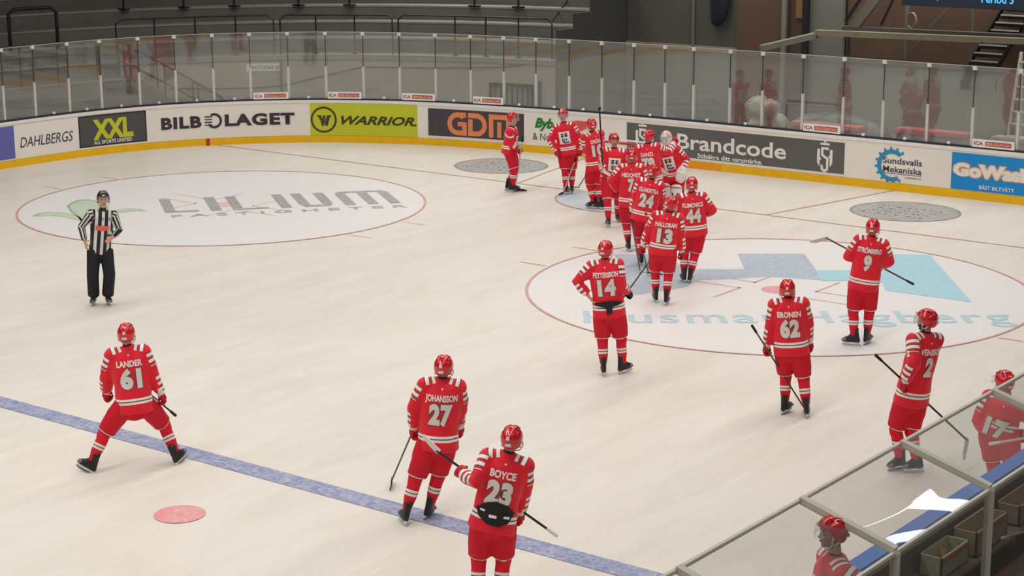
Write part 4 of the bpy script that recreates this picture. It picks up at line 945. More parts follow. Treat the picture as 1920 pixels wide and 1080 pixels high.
class Frame: pass
def person(label, feet, neck, head, heading=0, headyaw=None, u_pel=None, dpel=0.0, dneck=0.0, dhead=None, hz=.99, elbows=((None,)*3,)*2, wrists=((0, 0, 0),)*2,
           toes=(None, None), number=None, name=None, crest=False, gloves=(True, True), kit='red', skin='fair', visor=False, helmet=True, scale=1.0, group=None,
           crouch=.0, strap=True, back_pad=False, gz=0.0, num_w=None, legs=True, headpitch=0.0, socks=True, hand_up=None, category='person'):
    a0, a1 = onz(*feet[0], gz), onz(*feet[1], gz)
    G = (a0+a1)/2; aw = unit([G[0]-CAM[0], G[1]-CAM[1], 0]); rt = unit(np.cross(aw, UP))
    def PT(p):
        u, v, d = p; r_ = ray(u, v); o = G+aw*d; k = np.dot(o-CAM, aw)/np.dot(r_, aw); return CAM+r_*k
    def PZ(u, z, d):
        r_ = ray(u, 540); o = G+aw*d; k = np.dot(o-CAM, aw)/np.dot(r_, aw); q = CAM+r_*k; return np.array([q[0], q[1], z])
    h = math.radians(heading); F = aw*math.cos(h)+rt*math.sin(h); Rr = unit(np.cross(F, UP))
    Nk = PT((neck[0], neck[1], dneck)); Pl = PZ(u_pel if u_pel is not None else (feet[0][0]+feet[1][0])/2, gz+hz, dpel)
    sp = unit(Nk-Pl); Rs = unit(Rr-sp*np.dot(Rr, sp)); Fs = unit(np.cross(sp, Rs)*1.0)
    if np.dot(Fs, F) < 0: Fs = -Fs
    L = np.linalg.norm(Nk-Pl)
    Hd = PT((head[0], head[1], dneck if dhead is None else dhead))
    if np.linalg.norm(Hd-Nk) > .30: Hd = Nk+unit(Hd-Nk)*.27
    hh = math.radians(heading if headyaw is None else headyaw); HF = aw*math.cos(hh)+rt*math.sin(hh); hp = math.radians(headpitch)
    HF = HF*math.cos(hp)+UP*math.sin(hp); HR = unit(np.cross(HF, UP)); HU = np.cross(HR, HF); HC = Hd+HU*.0
    sh = [Nk-sp*.085-Rs*.19, Nk-sp*.085+Rs*.19]                    # body-left, body-right
    # image order: index 0 = figure drawn on the image's left. map to body side
    flip = np.dot(Rr, rt) < 0
    order = (1, 0) if flip else (0, 1)
    if abs(np.dot(Rr, rt)) < .25: order = (0, 1) if np.dot(F, rt) > 0 else (0, 1)
    el, wr = [None]*2, [None]*2
    for i in (0, 1):
        b_ = order[i]; W_ = PT(wrists[i]); E_ = elbows[i]
        S_ = sh[b_]
        if np.linalg.norm(W_-S_) > .60: W_ = S_+unit(W_-S_)*.60
        pole = (PT(E_)-(S_+W_)/2) if E_ is not None and E_[0] is not None else (-Fs*.5+(Rs if b_ == 1 else -Rs)*.6-UP*.2)
        wr[b_] = W_; el[b_] = ik(S_, W_, .31, .28, pole)
    hip = [Pl-Rr*.105, Pl+Rr*.105]; foot = [None]*2; ank = [None]*2; knee = [None]*2; tilt = [None]*2; toe = [None]*2
    for i in (0, 1):
        b_ = order[i]; f_ = (a0, a1)[i]; foot[b_] = f_; tv = unit(hip[b_]-f_); tv = unit(tv*.85+UP*.15); tilt[b_] = tv
        ank[b_] = f_+tv*.15; t_ = toes[i]; t_ = heading+(12 if b_ == 1 else -12)*(1) if t_ is None else t_
        tr = math.radians(t_); toe[b_] = aw*math.cos(tr)+rt*math.sin(tr)
        knee[b_] = ik(hip[b_], ank[b_], .45, .42, F*.8+toe[b_]*.5+(Rr if b_ == 1 else -Rr)*.12)
    g0 = G.copy(); lc = lambda p: np.asarray(p)-g0
    dark = kit == 'dark'; ref = kit == 'ref'; goalie = kit == 'goalie'
    dim = 1.0
    # ---------------- body: one continuous skin surface
    bm = bmesh.new(); A3 = [Rs, Fs, sp]
    tube(bm, [lc(Pl-sp*.02), lc(Pl+sp*L*.3), lc(Pl+sp*L*.65), lc(Nk-sp*.07)], [(.155, .11), (.13, .10), (.16, .11), (.13, .085)], 14, xax=Rs)
    tube(bm, [lc(Nk-sp*.05), lc(Nk+(Hd-Nk)*.5)], [.062, .056], 12)
    for b_ in (0, 1):
        tube(bm, [lc(sh[b_]), lc(el[b_]), lc(wr[b_])], [.055, .042, .028], 10)
        if legs: tube(bm, [lc(hip[b_]), lc(knee[b_]), lc(ank[b_])], [.085, .058, .036], 10)
        sd = 1 if b_ == 1 else -1; fd = unit(wr[b_]-el[b_])
        hz_ = unit(((Rs if b_ == 1 else -Rs)+.3*UP)-fd*np.dot((Rs if b_ == 1 else -Rs)+.3*UP, fd)); hx_ = np.cross(fd, hz_)
        Mh = mat4(lc(wr[b_]), hx_, fd, hz_)
        if not gloves[b_ if not flip else 1-b_]:
            hb = bmesh.new(); hand_prims(hb, sd, 1.0, .45); hb.transform(Mh); me_ = bpy.data.meshes.new('x'); hb.to_mesh(me_); hb.free(); bm.from_mesh(me_); bpy.data.meshes.remove(me_)
        else:
            tube(bm, [lc(wr[b_]), lc(wr[b_]+fd*.07)], [(.028, .018), (.03, .014)], 8)
    AX = [HR, HF, HU]; H_ = lc(HC); P_ = lambda x, y, z: H_+HR*x+HF*y+HU*z
    ell(bm, P_(0, -.008, .025), AX, (.080, .100, .098), 20, 14); ell(bm, P_(0, .030, -.045), AX, (.062, .066, .078), 16, 10)
    ell(bm, P_(0, .066, -.098), AX, (.030, .028, .024), 10, 8)
    tube(bm, [P_(0, .092, .012), P_(0, .112, -.030)], [(.008, .008), (.015, .012)], 8)
    for sx in (-1, 1):
        ell(bm, P_(sx*.080, -.005, -.012), AX, (.012, .022, .033), 8, 8); ell(bm, P_(sx*.034, .082, -.035), AX, (.020, .016, .016), 8, 6)
    tube(bm, [P_(-.045, .086, .032), P_(0, .096, .035), P_(.045, .086, .032)], [.010, .011, .010], 8)
    tube(bm, [P_(-.022, .094, -.066), P_(0, .102, -.064), P_(.022, .094, -.066)], [.008, .010, .008], 6)
    me = remesh(bm, .0085, 1, .5); X = co(me)-H_; hx, hy, hz2 = X@HR, X@HF, X@HU
    near = np.linalg.norm(X, axis=1) < .19
    hair = near & (hz2 > -.075) & (hy < .012-.0*hz2) & ~((abs(hx) > .068) & (hy > -.035) & (hz2 < .03)) | (near & (hz2 > .075))
    eyes = near & (hy > .062) & (abs(hz2-.008) < .009) & (abs(abs(hx)-.033) < .016); brow = near & (hy > .07) & (abs(hz2-.036) < .006) & (abs(abs(hx)-.033) < .02)
    lips = near & (hy > .085) & (abs(hz2+.066) < .008) & (abs(hx) < .026)
    brd = near & (hy > .0) & (hz2 < -.042) & ~lips & (hz2 > -.145)
    attr(me, 'hair', (hair | brow)*1.0); attr(me, 'eyes', eyes*1.0); attr(me, 'lips', lips*1.0); attr(me, 'beard', brd*(1.0 if 'beard' in skin else (.35 if 'stubble' in skin else 0)))
    Xn = co(me)-lc(Nk); zz = Xn@sp; attr(me, 'collar', ((zz < .045) & (zz > -.2) & (np.linalg.norm(Xn, axis=1) < .14))*(1.0 if not goalie else 0))
    sk = {'fair': ((214, 156, 132), (120, 84, 56)), 'beard': ((196, 136, 108), (40, 30, 26)), 'stubble': ((206, 146, 122), (84, 58, 42))}[skin]
    root = link('person', me, None, shader_skin('skin_'+skin, sk[0], sk[1], sk[1])); root.location = g0
    root['label'] = label; root['category'] = category
    if group: root['group'] = group
    # ---------------- jersey
    bm = bmesh.new(); hemz = .12 if not ref else .06
    flare = (.245, .185) if not ref else (.19, .14)
    if ref:
        tor = [(-hemz, .195, .145), (.05, .19, .14), (L*.42, .185, .135), (L*.68, .205, .14), (L*.86, .185, .125), (L*.97, .085, .085)]
    else:
        tor = [(-hemz, .250, .190), (.02, .240, .180), (L*.35, .225, .165), (L*.62, .240, .170), (L*.80, .230, .160), (L*.90, .175, .13), (L*.985, .100, .098), (L*1.03, .078, .080)]
    tube(bm, [lc(Pl+sp*t) for t, _, _ in tor], [(x, y) for _, x, y in tor], 22, xax=Rs, cap=False)
    fat = 1.0 if not ref else .74
    for b_ in (0, 1):
        nb = Nk-sp*.045+(Rs if b_ == 1 else -Rs)*.07; e1 = sh[b_]*.5+el[b_]*.5; cuff = el[b_]+(wr[b_]-el[b_])*.86
        tube(bm, [lc(nb), lc(sh[b_]+sp*.0), lc(e1), lc(el[b_]), lc(el[b_]*.4+cuff*.6), lc(cuff)], [.075*fat, .106*fat, .098*fat, .088*fat, .078*fat, .070*fat], 14, cap=False); ell(bm, lc(sh[b_]), I3, (.104*fat,)*3, 12, 8)
    me = remesh(bm, .0145 if not dark else .022, 5, .6); X = co(me)
    n_ = np.empty(len(me.vertices)*3); me.vertices.foreach_get('normal', n_); n_ = n_.reshape(-1, 3)
    seed = Vector((sum(map(ord, label)) % 97, len(label), 3))
    wv = np.array([noise.fractal(Vector((p[0]*5, p[1]*5, p[2]*3.2))+seed, .9, 2.1, 3) for p in X]); X = X+n_*(wv*.013)[:, None]
    setco(me, X)
    dT, tT = seg_dist(X, lc(Pl-sp*hemz), lc(Nk)); best = np.full(len(X), 9.); at_ = np.full(len(X), -1.); ao = np.zeros(len(X))
    for b_ in (0, 1):
        sd = Rs if b_ == 1 else -Rs
        nb = lc(Nk-sp*.045+sd*.05); pts = [nb, lc(sh[b_]), lc(el[b_]), lc(wr[b_])]; base = 0
        for i in range(3):
            p, q = pts[i], pts[i+1]; d_, t_ = seg_dist(X, p, q); dr = unit(q-p); o_ = unit((sd*.9+UP*.75+(-Fs*.0))-dr*np.dot(sd*.9+UP*.75, dr))
            rad = X-p-np.outer(t_, dr); al = (rad@o_)/(np.linalg.norm(rad, axis=1)+1e-6)
            m_ = d_ < best; best[m_] = d_[m_]; at_[m_] = base+t_[m_]; ao[m_] = al[m_]; base += np.linalg.norm(q-p)
    X0 = X-lc(Nk); isarm = best < np.minimum(dT*.62, .125); isarm |= (best < .12) & (at_ < .2) & ((X0@sp) > -.10)
    attr(me, 'arm_t', at_); attr(me, 'arm_o', ao); attr(me, 'arm_m', isarm*1.0); attr(me, 'hem_t', tT); attr(me, 'hem_m', 1-(isarm & (at_ > .25))*1.0)
    lat = X0@Rs; attr(me, 'lat', np.where(isarm & (at_ > .12), -1000, lat)); attr(me, 'ang', ao)
    if ref: jm = shader_ref()
    elif dark: jm = shader_jersey('dim_red_jersey', (112, 30, 44), (150, 110, 110), (60, 24, 30))
    else: jm = M_jer
    J = link('jersey', me, root, jm)
    bvh = BVHTree.FromPolygons([Vector(p) for p in X], [tuple(p.vertices) for p in me.polygons])
    bd = -Fs
    if name:
        w = min(.37, .050*len(name)+.02); t = text_bm(name, w, .085, .04); q = project_on(bvh, t, lc(Nk-sp*.185), np.cross(sp, bd), sp, bd, .006)
        obj('name_lettering', q, M_nm, J)
    if number:
        w = num_w or (.125 if len(number) == 1 else .27); o_ = lc(Nk-sp*.375)
        t = text_bm(number, w, .27, .085, spacing=1.1, outline=.022); q = project_on(bvh, t, o_, np.cross(sp, bd), sp, bd, .0045); obj('number_edge', q, M_numo, J)
        t = text_bm(number, w, .27, .065, spacing=1.1); q = project_on(bvh, t, o_, np.cross(sp, bd), sp, bd, .008); obj('number', q, M_num if not dark else M_numo, J)
        for b_ in (0, 1):
            sd = Rs if b_ == 1 else -Rs; p = sh[b_]+(el[b_]-sh[b_])*.66; dr = unit(el[b_]-sh[b_]); nd = unit((sd+.25*UP)-dr*np.dot(sd+.25*UP, dr)); yd = -dr
            t = text_bm(number, .05 if len(number) == 1 else .085, .085, .05); q = project_on(bvh, t, lc(p), np.cross(yd, nd), yd, nd, .006, .03, .25, .3)
            if len(q.verts): obj('sleeve_number', q, M_nm, J)
            else: q.free()
    if not ref and not dark and not crest:
        t = moved(poly_bm([[(-.012, .012), (.014, .012), (0, -.012)]]), 0, 0); q = project_on(bvh, t, lc(Nk-sp*.085), np.cross(sp, bd), sp, bd, .006); obj('maker_mark', q, M_nm, J)
    if crest:
        o_ = lc(Nk-sp*.30); xd = np.cross(sp, Fs)
        q = project_on(bvh, rect_bm(-.125, -.15, .125, .13), o_, xd, sp, Fs, .006); c1 = obj('chest_crest', q, M_nm, J)
        sq = [rect_bm(-.08, .02, -.01, .045), rect_bm(.01, .02, .08, .045), rect_bm(-.08, .07, -.01, .09), rect_bm(.01, .07, .08, .09), rect_bm(-.055, .0, -.03, .09), rect_bm(.03, .0, .055, .09), rect_bm(-.06, -.11, -.035, -.02), rect_bm(-.02, -.11, .0, -.02), rect_bm(.02, -.07, .06, -.04)]
        for b2, m2, nm2 in ((merge(*sq), M_stk, 'crest_letters'), (rect_bm(-.04, -.135, .10, -.10), mat('crest_blue', (60, 90, 150), .5), 'crest_corner')):
            q = project_on(bvh, b2, o_, xd, sp, Fs, .010); obj(nm2, q, m2, J)
    if back_pad:
        q = poly_bm([[(-.20, .01), (-.10, .09), (.0, .12), (.12, .10), (.20, .03), (.16, -.08), (.07, -.13), (-.06, -.12), (-.15, -.07)]]) if back_pad == 'big' else poly_bm([[(-.2, .02), (-.08, .045), (.08, .045), (.2, .02), (.2, -.015), (.06, -.045), (.045, -.14), (-.03, -.15), (-.04, -.05), (-.2, -.015)]])
        o_ = lc(Pl+sp*.10); q = project_on(bvh, q, o_, np.cross(sp, bd), sp, bd, .02); bmesh.ops.solidify(q, geom=q.faces[:], thickness=.015); bp_ = obj('belt_pad', q, M_blackpad, J, label='black padding showing at the waist')
        if back_pad == 'big':
            q = project_on(bvh, merge(rect_bm(-.05, -.045, .03, -.015), rect_bm(.10, -.03, .16, -.005), rect_bm(-.15, .0, -.10, .02)), o_, np.cross(sp, bd), sp, bd, .045); obj('pad_label', q, M_nm, bp_)
    # ---------------- trousers
    if ref:
        bm = bmesh.new(); tube(bm, [lc(Pl+sp*.12), lc(Pl-UP*.02)], [(.17, .125), (.185, .135)], 16, xax=Rr)
        for b_ in (0, 1):
            tube(bm, [lc(hip[b_]), lc(knee[b_]), lc(ank[b_]+UP*.02)], [.122, .104, .102], 14, xax=Rr, cap=False)
        me = remesh(bm, .014, 4); link('trousers', me, root, mat('black_trousers', (24, 25, 30), .75, bump=.3))
    elif legs:
        bm = bmesh.new(); tube(bm, [lc(Pl+sp*.14), lc(Pl+sp*.02), lc(Pl-UP*.08)], [(.20, .155), (.222, .172), (.20, .16)], 18, xax=Rr)
        for b_ in (0, 1):
            ke = hip[b_]+(knee[b_]-hip[b_])*1.0
            tube(bm, [lc(hip[b_]), lc(hip[b_]*.5+ke*.5), lc(ke)], [.138, .134, .118 if not goalie else .13], 16, xax=Rr, cap=False)
        me = remesh(bm, .0145 if not dark else .022, 4); X = co(me)
        n_ = np.empty(len(me.vertices)*3); me.vertices.foreach_get('normal', n_); n_ = n_.reshape(-1, 3)
        wv = np.array([noise.fractal(Vector(p)*6+seed, .9, 2.1, 2) for p in X]); X = X+n_*(wv*.008)[:, None]; setco(me, X)
        d0, t0 = seg_dist(X, lc(hip[0]), lc(knee[0]+unit(knee[0]-hip[0])*.12)); d1, t1 = seg_dist(X, lc(hip[1]), lc(knee[1]+unit(knee[1]-hip[1])*.12))
        lens = [np.linalg.norm(knee[i]-hip[i])+.07 for i in (0, 1)]
        attr(me, 'len_t', np.where(d0 < d1, lens[0]-t0, lens[1]-t1)-.07)
        link('hockey_pants', me, root, M_pant if not dark else mat('dim_dark_pants', (60, 40, 50), .7))
        for b_ in (0, 1):
            bm = bmesh.new(); k_, a_ = knee[b_], ank[b_]; dr = unit(a_-k_); st_ = k_-dr*.04; en = a_-dr*.03
            fw = unit(toe[b_]-dr*np.dot(toe[b_], dr)); N_ = 9
            rr = [.078, .088, .082, .076, .078, .076, .068, .058, .050]
            tube(bm, [lc(st_+(en-st_)*k/(N_-1)+fw*(.012 if k in (1, 2) else .0)) for k in range(N_)], rr, 18, xax=unit(np.cross(fw, dr)))
            me = bpy.data.meshes.new('hockey_sock'); bm.to_mesh(me); bm.free(); me.polygons.foreach_set('use_smooth', [True]*len(me.polygons)); X = co(me)
            attr(me, 'len_t', (X-lc(st_))@dr); link('hockey_sock', me, root, M_sock if not dark else mat('dim_dark_pants', (60, 40, 50), .7))
            if goalie:
                bm = bmesh.new(); c0 = k_+UP*.22; c1 = foot[b_]+UP*.12; fw2 = unit(F); sx_ = unit(np.cross(fw2, UP))
                tube(bm, [lc(c0+fw2*.08), lc(k_+fw2*.13), lc(k_*.4+c1*.6+fw2*.12), lc(c1+fw2*.13)], [(.13, .05), (.15, .07), (.14, .07), (.13, .06)], 16, xax=sx_)
                me = remesh(bm, .014, 3); gp = link('leg_pad', me, root, mat('white_goalie_pad', (224, 220, 212), .5, noise_amt=.05, bump=.1)); bvp = BVHTree.FromPolygons([v.co.copy() for v in me.vertices], [tuple(p.vertices) for p in me.polygons])
                q = project_on(bvp, merge(poly_bm([[(-.08, .1), (-.05, .1), (.0, -.02), (.05, .1), (.08, .1), (.0, -.08)]]), rect_bm(-.12, .2, .12, .215), rect_bm(-.12, -.25, .12, -.235)), lc(k_), sx_, UP, fw2, .006); obj('pad_lines', q, M_stk, gp)
    # ---------------- skates
    if legs:
        for b_ in (0, 1):
            z_ = tilt[b_]; y_ = unit(toe[b_]-z_*np.dot(toe[b_], z_)); x_ = np.cross(y_, z_); Mx = mat4(lc(foot[b_]), x_, y_, z_)
            s_ = sub('skate', SKATE[0], root, Mx)
            for nm2, me2 in zip(('toe_and_laces', 'blade_holder', 'blade'), SKATE[1:]): sub(nm2, me2, s_)
    # ---------------- head wear
    Mh = mat4(lc(HC)+HU*.022-HF*.004, HR, HF, HU)
    if goalie:
        bm = bmesh.new(); ell(bm, (0, 0, .0), I3, (.125, .15, .15), 28, 20); ell(bm, (0, .07, -.07), I3, (.095, .09, .10), 20, 14); me = remesh(bm, .008, 2); me.materials.append(mat('white_mask', (226, 222, 212), .3, coat=.3)); hm = sub('goalie_mask', me, root, Mh)
        bm = bmesh.new()
        for k in range(5): t = (k-2)*.032; tube(bm, [(t, .160-abs(t)*.3, .04), (t, .175-abs(t)*.4, -.02), (t, .170-abs(t)*.3, -.085)], [.004]*3, 6)
        for z in (.03, -.01, -.05, -.085): tube(bm, [(-.075, .135, z), (-.04, .163, z), (0, .172, z), (.04, .163, z), (.075, .135, z)], [.004]*5, 6)
        obj('mask_cage', bm, M_steel, hm)
        bm = bmesh.new()
        for k in range(4):
            for sx in (-1, 1): t = .3+.33*k; tube(bm, [(sx*.127*math.sin(t)*1.0, .0-.02*k, .15*math.cos(t)), (sx*.118*math.sin(t), .08, .152*math.cos(t)*.86), (sx*.10*math.sin(t), .12, .15*math.cos(t)*.68)], [.006]*3, 6)
        obj('mask_stripes', bm, M_helm, hm)
    elif helmet:
        hm = sub('helmet', HELM[0] if not ref else HELM_BLACK, root, Mh)
        if dark: hm.material_slots[0].link = 'OBJECT'; hm.material_slots[0].material = mat('dim_helmet', (92, 34, 40), .4)
        sub('vents', HELM[1], hm); [sub(nm9, me9, hm) for nm9, me9 in zip(('front_mark', 'back_mark', 'number_mark'), HELM[2])]
        if strap: sub('chin_strap', HELM[3], hm)
        if visor: sub('visor', HELM[4], hm)
    # ---------------- gloves
    for b_ in (0, 1):
        img = b_ if not flip else 1-b_
        if not gloves[img]: continue
        sd = 1 if b_ == 1 else -1; fd = unit(wr[b_]-el[b_]); o3 = (Rs if b_ == 1 else -Rs)*.8+UP*.4+F*.2; hz_ = unit(o3-fd*np.dot(o3, fd)); hx_ = np.cross(fd, hz_)
        Mg = mat4(lc(wr[b_]), hx_, fd, hz_); q = GLOVE[sd]
        if goalie:
            bm = bmesh.new()
            if b_ == 1: box(bm, (-.10, -.12, .03), (.10, .22, .075), .02); hand_prims(bm, sd, 1, .9, 1.4)
            else: tube(bm, [(0, -.08, 0), (0, .05, .01), (0, .17, 0)], [(.09, .06), (.12, .07), (.09, .04)], 14, xax=(1, 0, 0)); hand_prims(bm, sd, 1.2, .5, 1.6)
            me = remesh(bm, .01, 2); me.materials.append(mat('white_goalie_pad', (224, 220, 212))); sub('blocker' if b_ == 1 else 'catching_glove', me, root, Mg); continue
        g_ = sub('glove', q[0], root, Mg); sub('cuff', q[1], g_); sub('padding_roll', q[2], g_)
        if gloves[img] == 'black' or dark:
            for o9 in (g_, g_.children[0] if g_.children else g_): o9.material_slots[0].link = 'OBJECT'; o9.material_slots[0].material = M_blackpad
    R_ = Frame(); R_.root = root; R_.PT = PT; R_.G = G; R_.aw = aw; R_.rt = rt; R_.F = F; R_.wr = wr; R_.el = el; R_.order = order; R_.J = J; R_.bvh = bvh; R_.Nk = Nk; R_.sp = sp; R_.Rs = Rs; R_.Fs = Fs; R_.lc = lc
    R_.grip = lambda i: wr[order[i]]+unit(wr[order[i]]-el[order[i]])*.085
    return R_
def shader_ref():
    if 'referee_stripes' in MATS: return MATS['referee_stripes']
    M, nt, b = new_mat('referee_stripes'); n, l = nt.nodes, nt.links
    def at(nm): a = n.new('ShaderNodeAttribute'); a.attribute_name = nm; return a.outputs['Fac']
    def mth(op, a, c):
        q = n.new('ShaderNodeMath'); q.operation = op
        for i, x in enumerate((a, c)):
            if isinstance(x, (int, float)): q.inputs[i].default_value = x
            else: l.new(x, q.inputs[i])
        return q.outputs[0]
    body = mth('LESS_THAN', mth('FRACT', mth('ADD', mth('DIVIDE', at('lat'), .11), .28), 0), .45)
    arm = mth('LESS_THAN', mth('FRACT', mth('MULTIPLY', mth('ADD', at('ang'), 1.0), 1.4), 0), .5)
    isarm = mth('LESS_THAN', at('lat'), -500)
    mx = n.new('ShaderNodeMix'); mx.inputs[0].default_value = 0; l.new(isarm, mx.inputs[0]); l.new(body, mx.inputs[2]); l.new(arm, mx.inputs[3])
    mc2 = n.new('ShaderNodeMix'); mc2.data_type = 'RGBA'; mc2.inputs[6].default_value = (*lin((30, 30, 36)), 1); mc2.inputs[7].default_value = (*lin((218, 214, 208)), 1); l.new(mx.outputs[0], mc2.inputs[0])
    l.new(mc2.outputs[2], b.inputs['Base Color']); b.inputs['Roughness'].default_value = .75; MATS['referee_stripes'] = M; return M

def stick(label, butt, heel, toe_dir, blade='black', shaft='black', blade_len=.30, tape_knob=True, group=None, curve=.035, upward=None):
    """hockey stick from its butt end to the heel, blade leaving the heel along toe_dir"""
    butt, heel = np.asarray(butt, float), np.asarray(heel, float); d = unit(heel-butt); O_ = butt
    root = empty('hockey_stick', O_, label=label, category='hockey stick')
    if group: root['group'] = group
    td = unit(toe_dir); td = unit(td-d*np.dot(td, d)*.0); sd = unit(np.cross(d, td))
    ms = {'black': M_stk, 'pale': M_stkw, 'brown': mat('brown_stick', (92, 60, 54), .4)}
    Ls = np.linalg.norm(heel-butt)
    bm = bmesh.new(); tube(bm, [np.zeros(3), d*Ls*.5, d*Ls], [(.015, .011)]*3, 8, xax=td, cap=False); obj('shaft', bm, ms[shaft], root)
    if tape_knob: bm = bmesh.new(); tube(bm, [-d*.01, d*.10], [.020, .018], 10); obj('taped_knob', bm, M_btape if blade != 'white' else M_tape, root)
    bm = bmesh.new(); n = 9; U_ = unit(-d+np.dot(d, td)*td); ring_ = []
    up_ = upward if upward is not None else U_
    for k in range(n):
        t = k/(n-1); c = heel-O_+td*(blade_len*t-.03)+sd*(curve*t*t); hgt_ = .045-(.012*t if t < .85 else .03); th = .006
        ring_.append([bm.verts.new(Vector(c+up_*a+sd*b)) for a, b in ((-.02, -th), (-.02, th), (hgt_, th), (hgt_, -th))])
    for a, b in zip(ring_[:-1], ring_[1:]):
        for k in range(4): bm.faces.new((a[k], a[(k+1) % 4], b[(k+1) % 4], b[k]))
    bm.faces.new(ring_[0]); bm.faces.new(ring_[-1][::-1]); bmesh.ops.recalc_face_normals(bm, faces=bm.faces)
    obj('stick_blade', bm, {'black': M_btape, 'white': M_tape, 'pale': M_stkw}[blade], root); return root

# ------------------------------------------------------------------ the skaters (photo points, depth offsets in metres away from the camera)
PP = {}
P = PP['61'] = person('person in red jersey 61 standing astride near the blue line, legs spread wide', ((162, 886), (340, 868)), (238.5, 651), (237, 628), 0, 12, u_pel=240, hz=.86, dneck=.08,
    elbows=((188, 713, .02), (284, 702, -.05)), wrists=((200, 735, .28), (303, 742, .08)), toes=(-60, 40), number='61', name='LANDER')
g = P.grip(1); b = P.PT((328, 778, -.12)); stick('hockey stick held low by the wide-legged player in jersey 61', b, b+unit(P.PT((236, 700, .95))-b)*1.42, P.aw, 'pale')
P = PP['27'] = person('person in red jersey 27 gliding over the blue line behind jersey 23', ((755, 982), (801, 971)), (829.5, 711), (832, 690), 0, 15, u_pel=818, hz=1.0,
    elbows=((763, 774, 0), (873, 774, 0)), wrists=((776, 803, .10), (862, 800, .22)), toes=(-18, 25), number='27', name='JOHANSSON')
h_ = onz(734, 902, .03); stick('long curved black hockey stick trailing left of jersey 27', P.PT((779, 806, .12))+UP*.06, h_, onz(739, 930)-onz(734, 902), 'black', blade_len=.34)
P = PP['23'] = person('person in red jersey 23 with black back pad, nearest the camera at the bottom', ((893, 1143), (936, 1143)), (953, 851), (960, 825), 4, 18, u_pel=922, hz=1.0, dneck=.05,
    elbows=((866, 915, -.05), (996, 940, 0)), wrists=((868, 888, .12), (975, 965, .22)), number='23', name='BOYCE', back_pad='big')
b = P.PT((1042, 1003, .05)); e = P.PT((818, 845, .42)); stick('hockey stick with white taped blade held across by jersey 23', b, e, P.PT((794, 822, .45))-e, 'white', blade_len=.24)
P = PP['14'] = person('person in red jersey 14 with left hand on hip and black belt showing', ((1132, 704), (1170, 700)), (1133, 488), (1135.5, 470), 0, 20, u_pel=1142, hz=1.02,
    elbows=((1080, 533, -.05), (1168, 545, -.08)), wrists=((1104, 556, -.08), (1177, 547, .12)), number='14', name='PETTERSSON', back_pad='small', gloves=(False, 'black'), toes=(-5, 50))
b = P.PT((1146, 590, -.05)); e = P.PT((1211, 499, .75)); stick('black hockey stick under the right arm of jersey 14', b, e, P.aw+.3*P.rt, 'black', 'black')
P = PP['62'] = person('person in red jersey 62 standing below the near faceoff spot', ((1473, 775), (1514, 782)), (1478, 560), (1476, 544), 0, 0, u_pel=1487, hz=1.0,
    elbows=((1444, 622, 0), (1524, 622, 0)), wrists=((1438, 650, .05), (1519, 650, .14)), toes=(30, 0), number='62', name='ERONEN')
b = P.PT((1411, 612, -.12)); e = onz(1511, 770, .04); stick('hockey stick slanting down in front of jersey 62 to his right skate', b, e, P.aw*.9+P.rt*-.2, 'black', 'brown', blade_len=.24)
P = PP['9'] = person('person in red jersey 9 on the near faceoff circle, left skate in profile', ((1599, 648), (1625, 645)), (1635, 445), (1636.7, 428), 0, 8, u_pel=1619, hz=1.02,
    elbows=((1584, 490, -.02), (1675, 492, -.02)), wrists=((1604, 482, .24), (1652, 500, .26)), toes=(-85, 25), number='9', name='STRÖMBERG')
b = P.PT((1711, 532, .12)); e = P.PT((1549, 446, .42)); stick('hockey stick held level across the chest by jersey 9', b, e, P.PT((1528, 451, .5))-e, 'pale', 'brown')
P = PP['2'] = person('bearded person in red jersey 2 turned left behind the bench roof', ((1684, 880), (1716, 886)), (1737, 626), (1737, 602), -42, -75, u_pel=1720, hz=1.0, dneck=-.02,
    elbows=((1705, 692, -.28), (1752, 690, .25)), wrists=((1697, 716, -.28), (1712, 726, .36)), toes=(-130, -115), number='2', name='SVENSSON', skin='beard', visor=True)
b = P.PT((1643, 667, -.25)); e = P.PT((1814, 826, .35)); e[2] = max(e[2], .03); stick('hockey stick held by jersey 2, blade seen through the bench roof', b, e, P.PT((1810, 866, .1))-e, 'pale', 'black')
P = PP['13'] = person('person in red jersey 13 at the near end of the tight group', ((1229, 566), (1249, 572)), (1252, 398.5), (1259, 384.5), 0, 40, u_pel=1242, hz=1.0,
    elbows=((1202, 435, 0), (1276, 445, 0)), wrists=((1204, 464, .12), (1279, 478, .08)), number='13', name='HALLORAN')
b = P.PT((1205, 470, .2)); e = onz(1216, 512, .04); stick('black hockey stick hanging on the left side of jersey 13', b, e, onz(1243, 511)-onz(1216, 512), 'black')
P = PP['44'] = person('person in red jersey 44 standing right of jersey 13', ((1281, 529), (1292, 530)), (1296.5, 362.5), (1297, 347), -4, 0, u_pel=1299, hz=1.0,
    elbows=((1266, 392, .02), (1330, 384, .0)), wrists=((1275, 410, .28), (1322, 402, .26)), number='44', name='KLIMOVICS')
P = PP['24'] = person('person in red jersey 24 between jersey 7 and jersey 13', ((1203, 497), (1222, 500)), (1221, 337.5), (1226, 323), 4, 25, u_pel=1206, hz=.98, dneck=.05,
    elbows=((1180, 385, 0), (1245, 381, 0)), wrists=((1182, 406, .12), (1240, 402, .22)), number='24', name='OLLI-NORTTILA')
b = P.PT((1181, 392, .12)); e = onz(1200, 508, .04); stick('hockey stick held low on the left side of jersey 24', b, e, P.rt+.2*P.aw, 'pale', 'brown')
